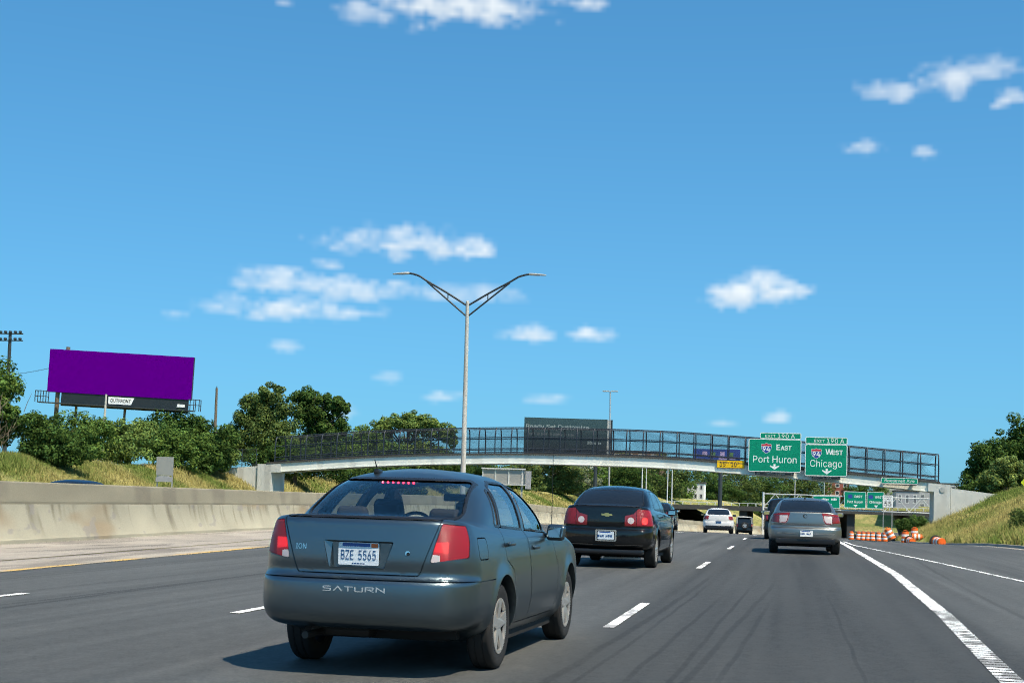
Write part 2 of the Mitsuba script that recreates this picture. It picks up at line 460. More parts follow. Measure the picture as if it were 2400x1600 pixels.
def build_sedan(car, sp, m):
    """body panels, glass, lamps and wheels of a saloon car; m places it. Returns its CarBody"""
    h = sp.get('h', .03)
    cb = CarBody(sp, h)
    f, paint = cb.f, sp['paint']
    cb.outer0 = cb.outer
    r, tx = sp['wheel_r'], sp['track']
    for a in sp['axles']:
        for s in (1, -1):
            cyl = mf.Manifold.cylinder(.8, r + .055, r + .055, 40).transform(np.array([[0, 0, 1, 0], [1, 0, 0, 0], [0, 1, 0, 0]], float))
            cyl = cyl.translate((tx - .15 if s > 0 else -(tx - .15) - .8, a, r + .01))
            cb.outer = cb.outer - cyl
    cav = None
    if sp.get('cabin'):
        def bx(x0, x1, y0, y1, z0, z1):
            return mf.Manifold.cube((x1 - x0, y1 - y0, z1 - z0)).translate((x0, y0, z0))
        inner = car_solid(f, cb.lo, cb.hi, h, .055)
        y0, y1, shelf = sp['cabin']
        room = bx(-.9, .9, y0, y1, shelf, 2) + bx(-.68, .68, y0 + .75, y1 - .55, .35, 2)
        cav = inner ^ room
        cb.outer = cb.outer - cav
    glass = []
    for name, axis, pts, rad, a, b, mat in sp['windows']:
        sets = [(pts, a, b)] if axis == 'y' else [(pts, a, b), (pts, -b, -a)]
        for p, aa, bb in sets:
            glass.append((name, axis, p, rad, aa, bb, mat))
            if cav is not None:
                cb.outer = cb.outer - prism(p, axis, aa, bb, 0, rad)
    cb.body = cb.outer
    # panels
    for name, axis, pts, rad, a, b, mat in sp['panels']:
        part = cb.panel(pts, axis, a, b, sp.get('gap', .006), rad)
        for cut in sp.get('recess', []):
            part = part - cut
            cb.body = cb.body - cut
        d = body_ply(part, f, mat or paint, m)
        if d:
            put(car, name, d)
    # body, with the lining of the cabin as a part of its own
    v, t = tri(cb.body)
    man = cb.body
    if cav is not None:
        c = v[t].mean(1)
        g = grad(f, c)
        depth = -f(*c.T) / (np.linalg.norm(g, axis=1) + 1e-9)
        lining = (depth > .012) & (c[:, 2] > .36) & (c[:, 1] > sp['cabin'][0] - .02) & (c[:, 1] < sp['cabin'][1] + .02) & ((np.abs(c[:, 0]) < .72) | (c[:, 2] > .8))
        put(car, 'cabin_lining', mikit.ply((v, t[lining]), 'interior_dark', smooth=False, to_world=tw(m)))
        keep = t[~lining]
        put(car, 'body', body_tri(v, keep, f, paint, m))
    else:
        put(car, 'body', body_ply(man, f, paint, m))
    # glass and black trims
    for name, axis, p, rad, aa, bb, mat in glass:
        old = cb.outer
        cb.outer = cb.outer0
        g = put(car, name, sheet_ply(cb.sheet(p, axis, aa, bb, -.006 if cav is not None else .002, 0, rad), mat, m))
        ring = (prism(p, axis, aa, bb, sp.get('trim', .016), rad) - prism(p, axis, aa, bb, -.004, rad)) ^ cb.outer0
        ring = ring - cb.inner
        rv, rt = tri(ring)
        if len(rt):
            gg = grad(f, rv)
            gg /= np.linalg.norm(gg, axis=1, keepdims=True)
            put(g, 'trim', mikit.ply((rv + .003 * gg, rt), 'black_trim', smooth=30, to_world=tw(m)))
        cb.outer = old
    for a in sp['axles']:
        for s in (1, -1):
            add_wheel(car, m, s * (tx - sp['tyre_w'] / 2), a, r, sp['tyre_w'], s, sp.get('spokes', 5), sp.get('rim', 'rim_silver'), sp.get('rim_style', 'wide'), h < .04, sp.get('rim_r', .205))
    y0, y1 = sp['axles']
    ub = cat([box(-.60, .60, .62, y0 - r - .05, .24, .45), box(-.5, .5, y0 - r - .1, y0 + r + .1, .22, .4), box(-.74, .74, y0 + r + .06, y1 - r - .06, .17, .3), box(-.6, .6, y1 - r - .1, y1 + .5, .18, .4),
              box(-tx + .1, tx - .1, y0 - .05, y0 + .05, .24, .34)])
    put(car, 'underbody', mikit.ply(ub, 'underbody_black', to_world=tw(m)))
    return cb

def body_tri(v, t, f, mat, m):
    fn = np.cross(v[t[:, 1]] - v[t[:, 0]], v[t[:, 2]] - v[t[:, 0]])
    fn /= np.linalg.norm(fn, axis=1, keepdims=True) + 1e-12
    g = grad(f, v)
    gl = np.linalg.norm(g, axis=1)
    g /= gl[:, None] + 1e-9
    onskin = np.abs(f(*v.T)) / (gl + 1e-9) < 0.004
    c, n, ti = v[t].reshape(-1, 3), np.repeat(fn, 3, axis=0), t.reshape(-1)
    use = onskin[ti] & ((g[ti] * n).sum(1) > 0.75)
    n = np.where(use[:, None], g[ti], n)
    path = meshkit.write_ply((c, np.arange(len(c)).reshape(-1, 3)), False, normals=n)
    return {'type': 'ply', 'filename': path, 'face_normals': False, 'bsdf': {'type': 'ref', 'id': mat}, 'to_world': tw(m)}

def both(pts):
    return [pts, mirror(pts)]

def seat(car, m, x, y, w=.5, rear=False):
    key = numbered(car + '__seat')
    back = rbox(-w / 2, w / 2, -.06, .06, 0, .62, .05)
    a = math.radians(14)
    lean = np.array([[1, 0, 0, 0], [0, math.cos(a), -math.sin(a), 0], [0, math.sin(a), math.cos(a), 0], [0, 0, 0, 1.0]])
    back.apply_transform(lean)
    back.apply_translation((x, y, .42))
    cush = rbox(x - w / 2, x + w / 2, y, y + .52, .3, .46, .05)
    put(key, 'cushion', mikit.ply(cush, 'seat_fabric', smooth=40, to_world=tw(m)))
    put(key, 'backrest', mikit.ply(back, 'seat_fabric', smooth=40, to_world=tw(m)))
    hr = rbox(-.13, .13, -.05, .05, 0, .17, .06, 3)
    hr.apply_transform(lean)
    hr.apply_translation((x, y - .17, 1.06 if not rear else 1.0))
    posts = cat([tube([(x + d, y - .14, .95), (x + d, y - .17, 1.1)], .007, 6) for d in (-.06, .06)])
    put(key, 'headrest', mikit.ply(cat([hr, posts]), 'seat_fabric', smooth=40, to_world=tw(m)))

# ------------------------------------------------------------------ the run of the road
def C(y):
    """the freeway bends gently to the right beyond 60 m"""
    y = np.asarray(y, float)
    return np.where(y > 60, (y - 60) ** 2 / 2220, 0) - np.where(y > 300, (y - 300) ** 2 / 2220, 0)

def zr(y):
    """and dips into a cutting"""
    t = (np.minimum(np.asarray(y, float), 275) - 72) / 6
    return -.019 * 6 * np.logaddexp(0, t)

def zs(u, y):
    """height of the carriageway at an offset from the bend's line: it is banked to the right through the bend"""
    s = np.clip((np.asarray(y, float) - 50) / 40, 0, 1)
    return zr(y) - .02 * s * s * (3 - 2 * s) * (np.clip(u, -18, 30) + 5)

def road_z(x, y):
    return float(zs(x - C(y), y))

def ku(y):
    """the right-hand kerb closes in before the footbridge"""
    return np.interp(y, [-40, 62, 82, 100, 121, 330], [8.9, 8.9, 8.7, 8.1, 6.6, 6.6])

def terrain(x, y):
    x, y = np.asarray(x, float), np.asarray(y, float)
    u = x - C(y)
    z = zs(np.clip(u, -60, ku(y)), y)
    p = np.stack([x / 6, y / 6, x * 0], -1)
    n = meshkit.fbm(p, 3, 4) - .5
    top = 3.0 + .5 * (meshkit.fbm(p / 5, 3, 9) - .5)
    er, el = u - ku(y) - .35, -43.2 - u
    e = np.maximum(er, el)
    e = np.where(e > 0, e * e / (np.abs(e) + .35), e)
    slope = z + .1 + .52 * e + .35 * n * np.clip(e / 2, 0, 1)
    k = .8
    bank = np.minimum(slope, top) - np.maximum(k - np.abs(slope - top), 0) ** 2 / (4 * k)
    bank = np.where(e > 0, bank, z - .12)
    far = np.clip((y - 378) / 25, 0, 1)
    return bank * (1 - far) + far * top

YS = np.concatenate([np.arange(-40, 60, 5.0), np.arange(60, 378, 3.0)])
def strip(u0, u1, y0, y1, dz, step=None, cols=1):
    """a band of the road between two offsets (numbers or functions of y)"""
    ys = np.unique(np.concatenate([[y0, y1], YS[(YS > y0) & (YS < y1)]])) if step is None else np.linspace(y0, y1, int(max(2, (y1 - y0) / step)))
    a = u0(ys) if callable(u0) else np.full(len(ys), float(u0))
    b = u1(ys) if callable(u1) else np.full(len(ys), float(u1))
    t = np.linspace(0, 1, cols + 1)
    X = C(ys)[:, None] + a[:, None] * (1 - t) + b[:, None] * t
    v = np.stack([X, np.broadcast_to(ys[:, None], X.shape), zs(X - C(ys)[:, None], np.broadcast_to(ys[:, None], X.shape)) + dz], -1).reshape(-1, 3)
    i, j = np.meshgrid(np.arange(len(ys) - 1), np.arange(cols), indexing='ij')
    k = i * (cols + 1) + j
    q = np.stack([k, k + 1, k + cols + 2, k + cols + 1], -1).reshape(-1, 4)
    return trimesh.Trimesh(v, np.vstack([q[:, [0, 1, 2]], q[:, [0, 2, 3]]]), process=False)

# median barrier line (x against y) and the yellow line along its shoulder
BX = curve([(-40, -13.2), (0, -14.0), (27, -15.75), (50, -17.3), (75, -17.7), (100, -16.75), (130, -14.8), (160, -12.5), (195, -8.8), (230, -4.0), (270, 3.0), (325, 13.0)])
def bu(y):
    return BX(y) - C(y)
def yel(y):
    return bu(y) + np.interp(y, [-40, 19, 33, 60, 100, 330], [4.3, 4.25, 4.35, 3.9, 3.4, 2.6])

# ------------------------------------------------------------------ ground materials
def asphalt(p, n, uv):
    u = p.x - dr.select(p.y > 60, dr.square(p.y - 60) / 2220, 0)
    grain = mikit.noise(p.x * 70, p.y * 45) - .5 + .6 * (mikit.noise(p.x * 16, p.y * 9, 2.0) - .5)
    lanes = mikit.fbm(u * 2.2, p.y * .035, 3.0) - .5
    patch = mikit.fbm(p.x * .35, p.y * .12, 9.0) - .5
    streak = mikit.noise(u * 9, p.y * .12, 5.0) - .5
    lane = mikit.smoothstep(-2.1, -1.5, u) * mikit.smoothstep(2.4, 1.8, u)             # the right lane is the newer, darker surfacing
    v = (.066 - .023 * lane) * (1 + .22 * grain + .45 * lanes + .32 * patch + .20 * streak)
    # tyre scrapes and sealed cracks in the near lane: thin dark lines with ragged breaks
    dark = mi.Float(0)
    for x0, k, c, w, y0, y1 in SCRAPES:
        line = x0 + k * (p.y - 9) + c * dr.square(p.y - 9)
        d = dr.abs(u - line + .03 * (mikit.noise(p.y * .9, x0 * 7) - .5))
        on = mikit.smoothstep(w, w * .35, d) * mikit.smoothstep(y0 - 1.5, y0 + 1.5, p.y) * mikit.smoothstep(y1 + 3, y1 - 3, p.y)
        dark = dr.maximum(dark, on * (.7 + .3 * mikit.smoothstep(.2, .7, mikit.noise(p.y * .7, x0 * 31, 2.0))))
    v = v * (1 - .24 * dark)
    return mi.Color3f(v * .97, v * 1.03, v * 1.02)

SCRAPES = [(-1.60, .030, -.0008, .055, 6, 27), (-1.42, .024, -.0006, .03, 6, 22), (-1.10, .022, .0, .035, 6, 19), (-.80, .018, .0, .032, 6, 22), (-.72, .034, .0, .045, 6, 23), (-.48, .026, .0, .035, 6, 19), (.55, .002, 0, .025, 8, 20),
           (2.72, .0, .0006, .06, 15, 40), (-7.5, -.030, .0004, .06, 12, 34), (-7.9, .012, .0, .045, 10, 30), (-9.9, -.01, 0, .05, 14, 30)]
bsdf('asphalt', {'type': 'twosided', 'bsdf': {'type': 'principled', 'base_color': proc(asphalt), 'roughness': .72, 'specular': .35}})

def shoulder(p, n, uv):
    a = mikit.fbm(p.x * .8, p.y * .5, 1.0) - .5
    b = mikit.noise(p.x * 40, p.y * 40) - .5
    st = mikit.smoothstep(.56, .72, mikit.fbm(p.x * 2.5, p.y * .3, 6.0))
    c = mikit.mix((.245, .225, .195), (.17, .155, .135), st)
    return c * (1 + .5 * a + .25 * b)
bsdf('shoulder_concrete', {'type': 'twosided', 'bsdf': {'type': 'principled', 'base_color': proc(shoulder), 'roughness': .85, 'specular': .2}})

def barrier_low(p, n, uv):
    s = p.y + .35 * p.x
    z = p.z + .019 * dr.maximum(p.y - 72, 0) - .25 * mikit.smoothstep(50, 90, p.y)
    base = mikit.fbm(s * .7, z * 1.2, 2.0) - .5
    run = mikit.noise(s * 3.1 + 1.5 * z, z * .55, 8.0)                 # rain streaks of dirt below the joint
    run2 = mikit.noise(s * 8 + 2 * z, z * .7, 3.0)
    dirt = mikit.smoothstep(.47, .82, run * .6 + run2 * .4) * mikit.smoothstep(.1, .75, z + .4 * (mikit.noise(s * 2.0, 4.0) - .5))
    rust = mikit.smoothstep(.58, .76, mikit.fbm(s * .33, z * .9, 12.0))
    c = mikit.mix((.40, .375, .285), (.14, .125, .09), dirt * .75)
    c = mikit.mix(c, mi.Color3f(.31, .23, .14), rust * .65)
    spall = mikit.smoothstep(.68, .76, mikit.fbm(s * 2.2, z * 4.0, 21.0))
    c = mikit.mix(c, mi.Color3f(.30, .28, .25), spall * .7)
    return c * (1 + .35 * base + .12 * (mikit.noise(p.y * 60, p.z * 60) - .5))
bsdf('barrier_base', {'type': 'twosided', 'bsdf': {'type': 'principled', 'base_color': proc(barrier_low), 'roughness': .9, 'specular': .15}})

def barrier_top(p, n, uv):
    s = p.y + .35 * p.x
    a = mikit.fbm(s * .35, p.z * 1.5, 3.0) - .5
    st = mikit.smoothstep(.5, .8, mikit.noise(s * 1.6, p.z * .8, 5.0))
    c = mikit.mix((.285, .262, .195), (.235, .215, .165), st)
    return c * (1 + .4 * a + .14 * (mikit.noise(p.y * 55, p.z * 55, 1.0) - .5))
bsdf('barrier_cap', {'type': 'twosided', 'bsdf': {'type': 'principled', 'base_color': proc(barrier_top), 'roughness': .9, 'specular': .15}})

def soil(p, n, uv):
    a = mikit.fbm(p.x * .16, p.y * .12, 1.0)
    b = mikit.fbm(p.x * 1.7, p.y * 1.7, 4.0)
    c = mikit.mix((.17, .17, .06), (.30, .265, .11), mikit.smoothstep(.3, .7, a * .6 + b * .4))
    return mikit.mix(c, mi.Color3f(.12, .16, .045), mikit.smoothstep(.52, .66, mikit.fbm(p.x * .3, p.y * .25, 14.0)) * .7) * (.75 + .5 * mikit.noise(p.x * 9, p.y * 9))
bsdf('grass_ground', {'type': 'twosided', 'bsdf': {'type': 'principled', 'base_color': proc(soil), 'roughness': .95, 'specular': .1}})

def worn_white(p, n, uv):
    w = mikit.fbm(p.x * 6, p.y * 2.5, 3.0)
    return mikit.mix((.68, .70, .70), (.22, .22, .22), mikit.smoothstep(.50, .66, w) * .8)
def very_worn_white(p, n, uv):
    w = mikit.fbm(p.x * 9, p.y * 3.0, 5.0)
    return mikit.mix((.60, .63, .64), (.15, .155, .155), mikit.smoothstep(.42, .60, w) * .85)
bsdf('paint_line_worn', {'type': 'twosided', 'bsdf': {'type': 'principled', 'base_color': proc(very_worn_white), 'roughness': .75}})
bsdf('paint_line_white', {'type': 'twosided', 'bsdf': {'type': 'principled', 'base_color': proc(worn_white), 'roughness': .7}})
def worn_yellow(p, n, uv):
    w = mikit.fbm(p.x * 5, p.y * .8, 3.0)
    return mikit.mix((.52, .33, .09), (.26, .23, .18), mikit.smoothstep(.36, .62, w))
bsdf('paint_line_yellow', {'type': 'twosided', 'bsdf': {'type': 'principled', 'base_color': proc(worn_yellow), 'roughness': .75}})

# ------------------------------------------------------------------ terrain, carriageways and their lines
gx = np.unique(np.concatenate([-np.geomspace(80, 6000, 22), np.arange(-80, 61, 1.25), np.geomspace(61, 6000, 22)]))
gy = np.unique(np.concatenate([-np.geomspace(45, 3000, 10), np.arange(-45, 410, 2.5), np.geomspace(415, 8000, 26)]))
GX, GY = np.meshgrid(gx, gy, indexing='ij')
gv = np.stack([GX, GY, terrain(GX, GY)], -1).reshape(-1, 3)
i, j = np.meshgrid(np.arange(len(gx) - 1), np.arange(len(gy) - 1), indexing='ij')
k = i * len(gy) + j
q = np.stack([k, k + len(gy), k + len(gy) + 1, k + 1], -1).reshape(-1, 4)
scene['ground'] = mikit.ply((gv, q), 'grass_ground', smooth=True)
used_names.add('ground')
labels['ground'] = {'label': 'dry yellow green grass ground of the freeway embankments', 'kind': 'structure'}

scene['road'] = mikit.ply(strip(yel, lambda y: ku(y) + .1, -40, 375, 0, cols=2), 'asphalt', smooth=True)
labels['road'] = {'label': 'grey asphalt carriageway with the cars on it', 'kind': 'structure'}
scene['opposite_road'] = mikit.ply(strip(-42.5, lambda y: bu(y) - 3.2, -40, 375, 0, cols=2), 'asphalt', smooth=True)
labels['opposite_road'] = {'label': 'asphalt carriageway of oncoming traffic behind the median barrier', 'kind': 'structure'}
used_names |= {'road', 'opposite_road', 'camera', 'sky'}
# the concrete shoulder: a strip next to the yellow line and the gutter pan beyond the joint, each its own slab
put('', 'shoulder', mikit.ply(strip(lambda y: yel(y) - 1.28, yel, -40, 325, .004, step=3), 'shoulder_concrete', smooth=True), 'pale concrete shoulder strip beside the yellow line', 'structure')
put('shoulder', 'gutter_pan', mikit.ply(strip(lambda y: bu(y) - .1, lambda y: yel(y) - 1.31, -40, 325, .012, step=3), 'shoulder_concrete', smooth=True))
scene['opposite_shoulder'] = mikit.ply(strip(lambda y: bu(y) - 3.3, lambda y: bu(y) + .1, -40, 325, .002, step=3), 'shoulder_concrete', smooth=True)
labels['opposite_shoulder'] = {'label': 'concrete shoulder on the far side of the median barrier', 'kind': 'structure'}
used_names.add('opposite_shoulder')
# kerb and gutter at the foot of the right-hand bank
def kerb_mesh(y0, y1):
    prof = [(-.42, .004), (-.05, .012), (0, .12), (.16, .13), (.20, .0)]
    ys = np.arange(y0, y1, 2.0)
    v = np.array([[C(y) + ku(y) + a, y, zs(ku(y), y) + b] for y in ys for a, b in prof])
    n = len(prof)
    f = [[i * n + j, i * n + j + 1, (i + 1) * n + j + 1, (i + 1) * n + j] for i in range(len(ys) - 1) for j in range(n - 1)]
    return v, np.array(f)
put('', 'kerb', mikit.ply(kerb_mesh(-40, 325), 'shoulder_concrete', smooth=30), 'pale concrete kerb and gutter along the right-hand bank', 'structure')

def line(name, parent, u0, u1, y0, y1, mat, dz=.008, **k):
    return put(parent, name, mikit.ply(strip(u0, u1, y0, y1, dz, **k), mat, smooth=True))
line('yellow_edge_line', 'road', lambda y: yel(y) - .02, lambda y: yel(y) + .12, -40, 300, 'paint_line_yellow', step=2)
for u, ph in ((-1.70, 14.25), (-5.42, 13.95), (-8.44, 11.5)):
    for kk in range(-1, 14):
        y0 = ph + 14.5 * kk
        line('lane_dash', 'road', u - .055, u + .055, y0, y0 + 3.8, 'paint_line_white', step=1)
l1 = lambda y: np.interp(y, [-40, 11, 18, 30, 57, 150], [1.35, 1.60, 1.84, 2.08, 2.03, 2.0])
line('gore_line', 'road', lambda y: l1(y) - .085, lambda y: l1(y) + .10, 19, 190, 'paint_line_white', step=2)
# nearer than 19 m the profiled ridges of this thick line can be told apart
for kk in range(70):
    y0 = 5 + .2 * kk
    line('line_ridge', 'road', lambda y: l1(y) - .085, lambda y: l1(y) + .10, y0, y0 + .14, 'paint_line_worn', step=.2)
l2 = lambda y: np.interp(y, [-40, 10, 28.4, 37.5, 54, 70, 150], [6.6, 5.4, 4.30, 3.65, 2.33, 2.2, 2.2])
line('ramp_line', 'road', lambda y: l2(y) - .05, lambda y: l2(y) + .05, -20, 62, 'paint_line_white', step=1.5)
for kk in range(-2, 20):
    for u in (-26.4, -30.1, -33.8):
        line('opposite_lane_dash', 'opposite_road', u - .055, u + .055, 14.5 * kk, 14.5 * kk + 3.8, 'paint_line_white', step=1)

# ------------------------------------------------------------------ median barrier
def barrier(prof, ys, wob=0.0, seed=3):
    """prof: (distance from the face line towards the traffic, height), a closed section swept along the median"""
    x = BX(ys)
    n = len(prof)
    v = np.zeros((len(ys), n, 3))
    for j, (a, b) in enumerate(prof):
        v[:, j] = np.stack([x - .44 + a, ys, zs(bu(ys), ys) + b], -1)
    if wob:
        nz = meshkit.fbm(v.reshape(-1, 3) * [0, .9, 2.0] + 5, 3, seed).reshape(len(ys), n) - .5
        v[..., 0] += wob * nz
        v[..., 2] += wob * .5 * (meshkit.fbm(v.reshape(-1, 3) * [0, 1.6, 0], 3, seed + 5).reshape(len(ys), n) - .5)
    i, j = np.meshgrid(np.arange(len(ys) - 1), np.arange(n), indexing='ij')
    k = i * n + j
    q = np.stack([k, k - j + (j + 1) % n, k - j + (j + 1) % n + n, k + n], -1).reshape(-1, 4)
    return v.reshape(-1, 3), q
bar = thing('median_barrier', 'long stained concrete median barrier with a darker cap above its joint', 'barrier')
bys = np.concatenate([np.arange(-40, 90, .5), np.arange(90, 325, 2.5)])
put(bar, 'base', mikit.ply(barrier([(.44, -.1), (.44, .09), (.40, .14), (.30, .40), (.245, .62), (.225, .835), (-.225, .835), (-.245, .6), (-.30, .4), (-.44, .1), (-.44, -.1)], bys, .03), 'barrier_base', smooth=25))
put(bar, 'cap', mikit.ply(barrier([(.20, .80), (.215, .875), (.215, .90), (.16, 1.29), (.14, 1.315), (-.14, 1.315), (-.16, 1.29), (-.215, .9), (-.2, .80)], bys, .012, 8), 'barrier_cap', smooth=25))

# ------------------------------------------------------------------ materials of structures
def weathered(c0, c1, sc=1.0, streak=.5):
    def fn(p, n, uv):
        s = p.x + p.y
        a = mikit.fbm(s * .35 * sc, p.z * .8 * sc, 2.0) - .5
        d = mikit.smoothstep(.52, .82, mikit.noise(s * 1.7 * sc, p.z * .25 * sc, 7.0))
        return mikit.mix(c0, c1, d * streak) * (1 + .22 * a)
    return proc(fn)
plain('girder_white', weathered((.76, .78, .71), (.58, .58, .52)), .6)
plain('abutment_concrete', weathered((.56, .58, .55), (.36, .36, .33)), .85)
plain('dark_girder', (.06, .06, .055), .8)
plain('fence_black', (.020, .030, .045), .5)
plain('mesh_black', (.014, .020, .028), .6)
plain('steel_galv', (.50, .50, .47), .5, .35)
plain('steel_dark', (.05, .06, .065), .5, .3)
plain('pole_pale', weathered((.55, .54, .49), (.40, .33, .26), 2.0), .5)
plain('wood_pole', (.16, .125, .09), .9)
plain('sign_green', (.0, .27, .155), .5, specular=.25)
plain('sign_white', (.86, .88, .86), .45)
plain('sign_blue', (.03, .07, .32), .45)
plain('sign_red', (.50, .03, .05), .45)
plain('sign_yellow', (.85, .52, .0), .45)
plain('sign_lime', (.62, .72, .02), .45)
plain('sign_black', (.015, .015, .015), .5)
plain('sign_back', (.40, .40, .37), .5, .2)
plain('board_purple', (.105, .0, .24), .8, specular=.0)
plain('board_black', (.016, .024, .029), .5)
def board_print(p, n, uv):
    t = mikit.smoothstep(8.7, 15.4, p.z)                      # the poster is printed from teal at its top to near black
    return mikit.mix((.007, .010, .013), (.030, .070, .082), t)
plain('board_teal_print', proc(board_print), .5)
plain('board_print_grey', (.24, .29, .30), .5)
plain('board_print_dim', (.10, .12, .13), .5)
plain('brick_red', (.30, .10, .075), .85)
plain('brick_brown', (.19, .12, .085), .85)
plain('wall_white', (.72, .73, .72), .7)
plain('wall_grey', (.36, .37, .38), .7)
plain('window_dark', (.03, .035, .04), .15)
plain('window_grey', (.16, .17, .18), .3)
plain('roof_dark', (.06, .06, .06), .9)
plain('steel_white', (.66, .67, .64), .5)
plain('logo_pale', (.55, .42, .66), .5)
plain('logo_green', (.12, .25, .10), .5)

# ------------------------------------------------------------------ footbridge
ZT = curve([(-46, 3.70), (-44, 3.86), (-35, 4.60), (-27.4, 4.98), (-20.6, 5.15), (-14.5, 5.14), (-10.1, 5.06), (-5.5, 4.84), (0, 4.52), (5.1, 4.15), (11.5, 3.66), (12.5, 3.58)])
def arch_beam(x0, x1, y0, y1, a, b, n=60):
    xs = np.linspace(x0, x1, n)
    z = ZT(xs)
    sec = [(y0, b), (y1, b), (y1, a), (y0, a)]
    v = np.array([[x, y, zz + c] for x, zz in zip(xs, z) for y, c in sec])
    f = [[i * 4 + j, i * 4 + (j + 1) % 4, i * 4 + 4 + (j + 1) % 4, i * 4 + 4 + j] for i in range(n - 1) for j in range(4)] + [[3, 2, 1, 0], [n * 4 - 4, n * 4 - 3, n * 4 - 2, n * 4 - 1]]
    return v, np.array(f)
br = thing('footbridge', 'white arched footbridge with a black mesh fence crossing the whole freeway', 'bridge')
for y0, y1 in ((121.0, 121.28), (123.5, 123.78)):
    put(br, 'girder', mikit.ply(arch_beam(-44.4, 11.6, y0, y1, -.70, 0), 'girder_white', smooth=30))
    put(br, 'flange', mikit.ply(arch_beam(-44.4, 11.6, y0 - .10, y1 + .10, -.75, -.703), 'girder_white', smooth=30))
put(br, 'deck', mikit.ply(arch_beam(-44.6, 11.8, 120.86, 123.92, .004, .15), 'dark_girder', smooth=30))
put(br, 'soffit', mikit.ply(arch_beam(-44.4, 11.6, 121.30, 123.48, -.2, -.003), 'dark_girder', smooth=30))
FH = 2.32
for side, (yb, lean) in enumerate(((121.02, .40), (123.76, -.40))):
    px_ = np.linspace(-43.9, 11.7, 41)
    for x in px_:
        z = float(ZT(x)) + .12
        pts = [(x, yb, z), (x, yb, z + 1.25), (x, yb + lean * .18, z + 1.65), (x, yb + lean * .5, z + 1.98), (x, yb + lean, z + FH - .12)]
        put(br, 'post', mikit.ply(tube(pts, .055, 6), 'fence_black', smooth=True))
    for hgt, off in ((.10, 0), (.42, 0), (1.36, .05), (FH - .12, 1.0)):
        xs = np.linspace(-43.95, 11.74, 48)
        put(br, 'rail', mikit.ply(tube(np.stack([xs, np.full(48, yb + lean * off), ZT(xs) + .12 + hgt], 1), .044, 6), 'fence_black', smooth=True))
    # chain-link: crossing wires, too many to be parts
    wires = []
    hs = np.array([0, 1.0, 1.3, 1.7, 2.0, FH - .12])
    offs = lean * np.interp(hs, [0, 1.25, 1.65, 1.98, 2.2], [0, 0, .18, .5, 1])
    s = np.arange(-46, 12, .10)
    V, F, base = [], [], 0
    w = .0050
    for sg in (1, -1):
        X = s[:, None] + sg * hs[None] * .9 + (0 if sg > 0 else 2.0)
        ok = ((X > -43.95) & (X < 11.74)).all(1)
        X = X[ok]
        Z = ZT(X) + .12 + hs
        Y = np.broadcast_to(yb + offs, X.shape)
        ring = [(0, w), (w, -w * .6), (-w, -w * .6)]
        P = np.stack([np.stack([X + a * .7, Y + b, Z - sg * a * .7], -1) for a, b in ring], 2)      # wires x heights x 3 x 3
        nW, nH = X.shape
        V.append(P.reshape(-1, 3))
        wi, hi, ri = np.meshgrid(np.arange(nW), np.arange(nH - 1), np.arange(3), indexing='ij')
        k0 = (wi * nH + hi) * 3
        q = np.stack([k0 + ri, k0 + (ri + 1) % 3, k0 + 3 + (ri + 1) % 3, k0 + 3 + ri], -1).reshape(-1, 4)
        F.append(q + base)
        base += nW * nH * 3
    put(br, 'wire_mesh', mikit.ply((np.vstack(V), np.vstack(F)), 'mesh_black'), kind='stuff')
# abutments
def prism_x(outline, y0, y1):
    """outline (x, z) between two y planes"""
    m = extrude(Polygon(outline), y1 - y0)
    v = m.vertices.copy()
    m.vertices = np.stack([v[:, 0], y0 + v[:, 2], v[:, 1]], 1)
    m.invert()
    return m
put(br, 'abutment', mikit.ply(prism_x([(-45.4, -2.2), (-44.15, -2.2), (-44.15, 3.12), (-43.3, 3.12), (-43.3, 3.86), (-45.4, 3.80)], 120.9, 124.4), 'abutment_concrete'))
put(br, 'wing_wall', mikit.ply(prism_x([(-52, -2), (-45.44, -2), (-45.44, 3.62), (-48.2, 3.40), (-52, 3.1)], 121.1, 121.6), 'abutment_concrete'))
put(br, 'abutment', mikit.ply(prism_x([(11.35, -2.2), (12.6, -2.2), (12.6, 3.55), (10.9, 3.63), (10.9, 3.0), (11.35, 2.98)], 120.8, 124.4), 'abutment_concrete'))
put(br, 'wing_wall', mikit.ply(prism_x([(12.64, -2), (19.5, -2), (19.5, 2.55), (12.64, 3.28)], 120.9, 121.4), 'abutment_concrete'))
pl = trimesh.creation.cylinder(.22, .08, sections=16)
pl.apply_transform(trimesh.transformations.rotation_matrix(math.pi / 2, (1, 0, 0)))
pl.apply_translation((12.0, 120.77, 3.15))
put(br, 'bearing_plate', mikit.ply(pl, 'steel_galv', smooth=30))
# short chain-link fence on the left approach
fe = thing('chain_link_fence', 'low dark chain link fence on the left wing wall of the footbridge', 'fence')
for i in range(4):
    put(fe, 'post', mikit.ply(tube([(-45.7 - 1.3 * i, 121.3, 3.1), (-45.7 - 1.3 * i, 121.3, 5.1)], .035, 6), 'steel_dark'))
for z in (3.75, 5.05):
    put(fe, 'rail', mikit.ply(tube([(-45.6, 121.3, z), (-49.8, 121.3, z - .08)], .022, 6), 'steel_dark'))
fw = [tube([(-45.6 - .12 * i, 121.3, 3.3), (-45.6 - .12 * i - sg * 1.2, 121.3, 5.0)], .006, 3, False) for i in range(-4, 34) for sg in (1, -1) if -49.8 < -45.6 - .12 * i - sg * 1.2 < -45.5 and -49.8 < -45.6 - .12 * i < -45.5]
put(fe, 'wire_mesh', mikit.ply(cat(fw), 'mesh_black'), kind='stuff')

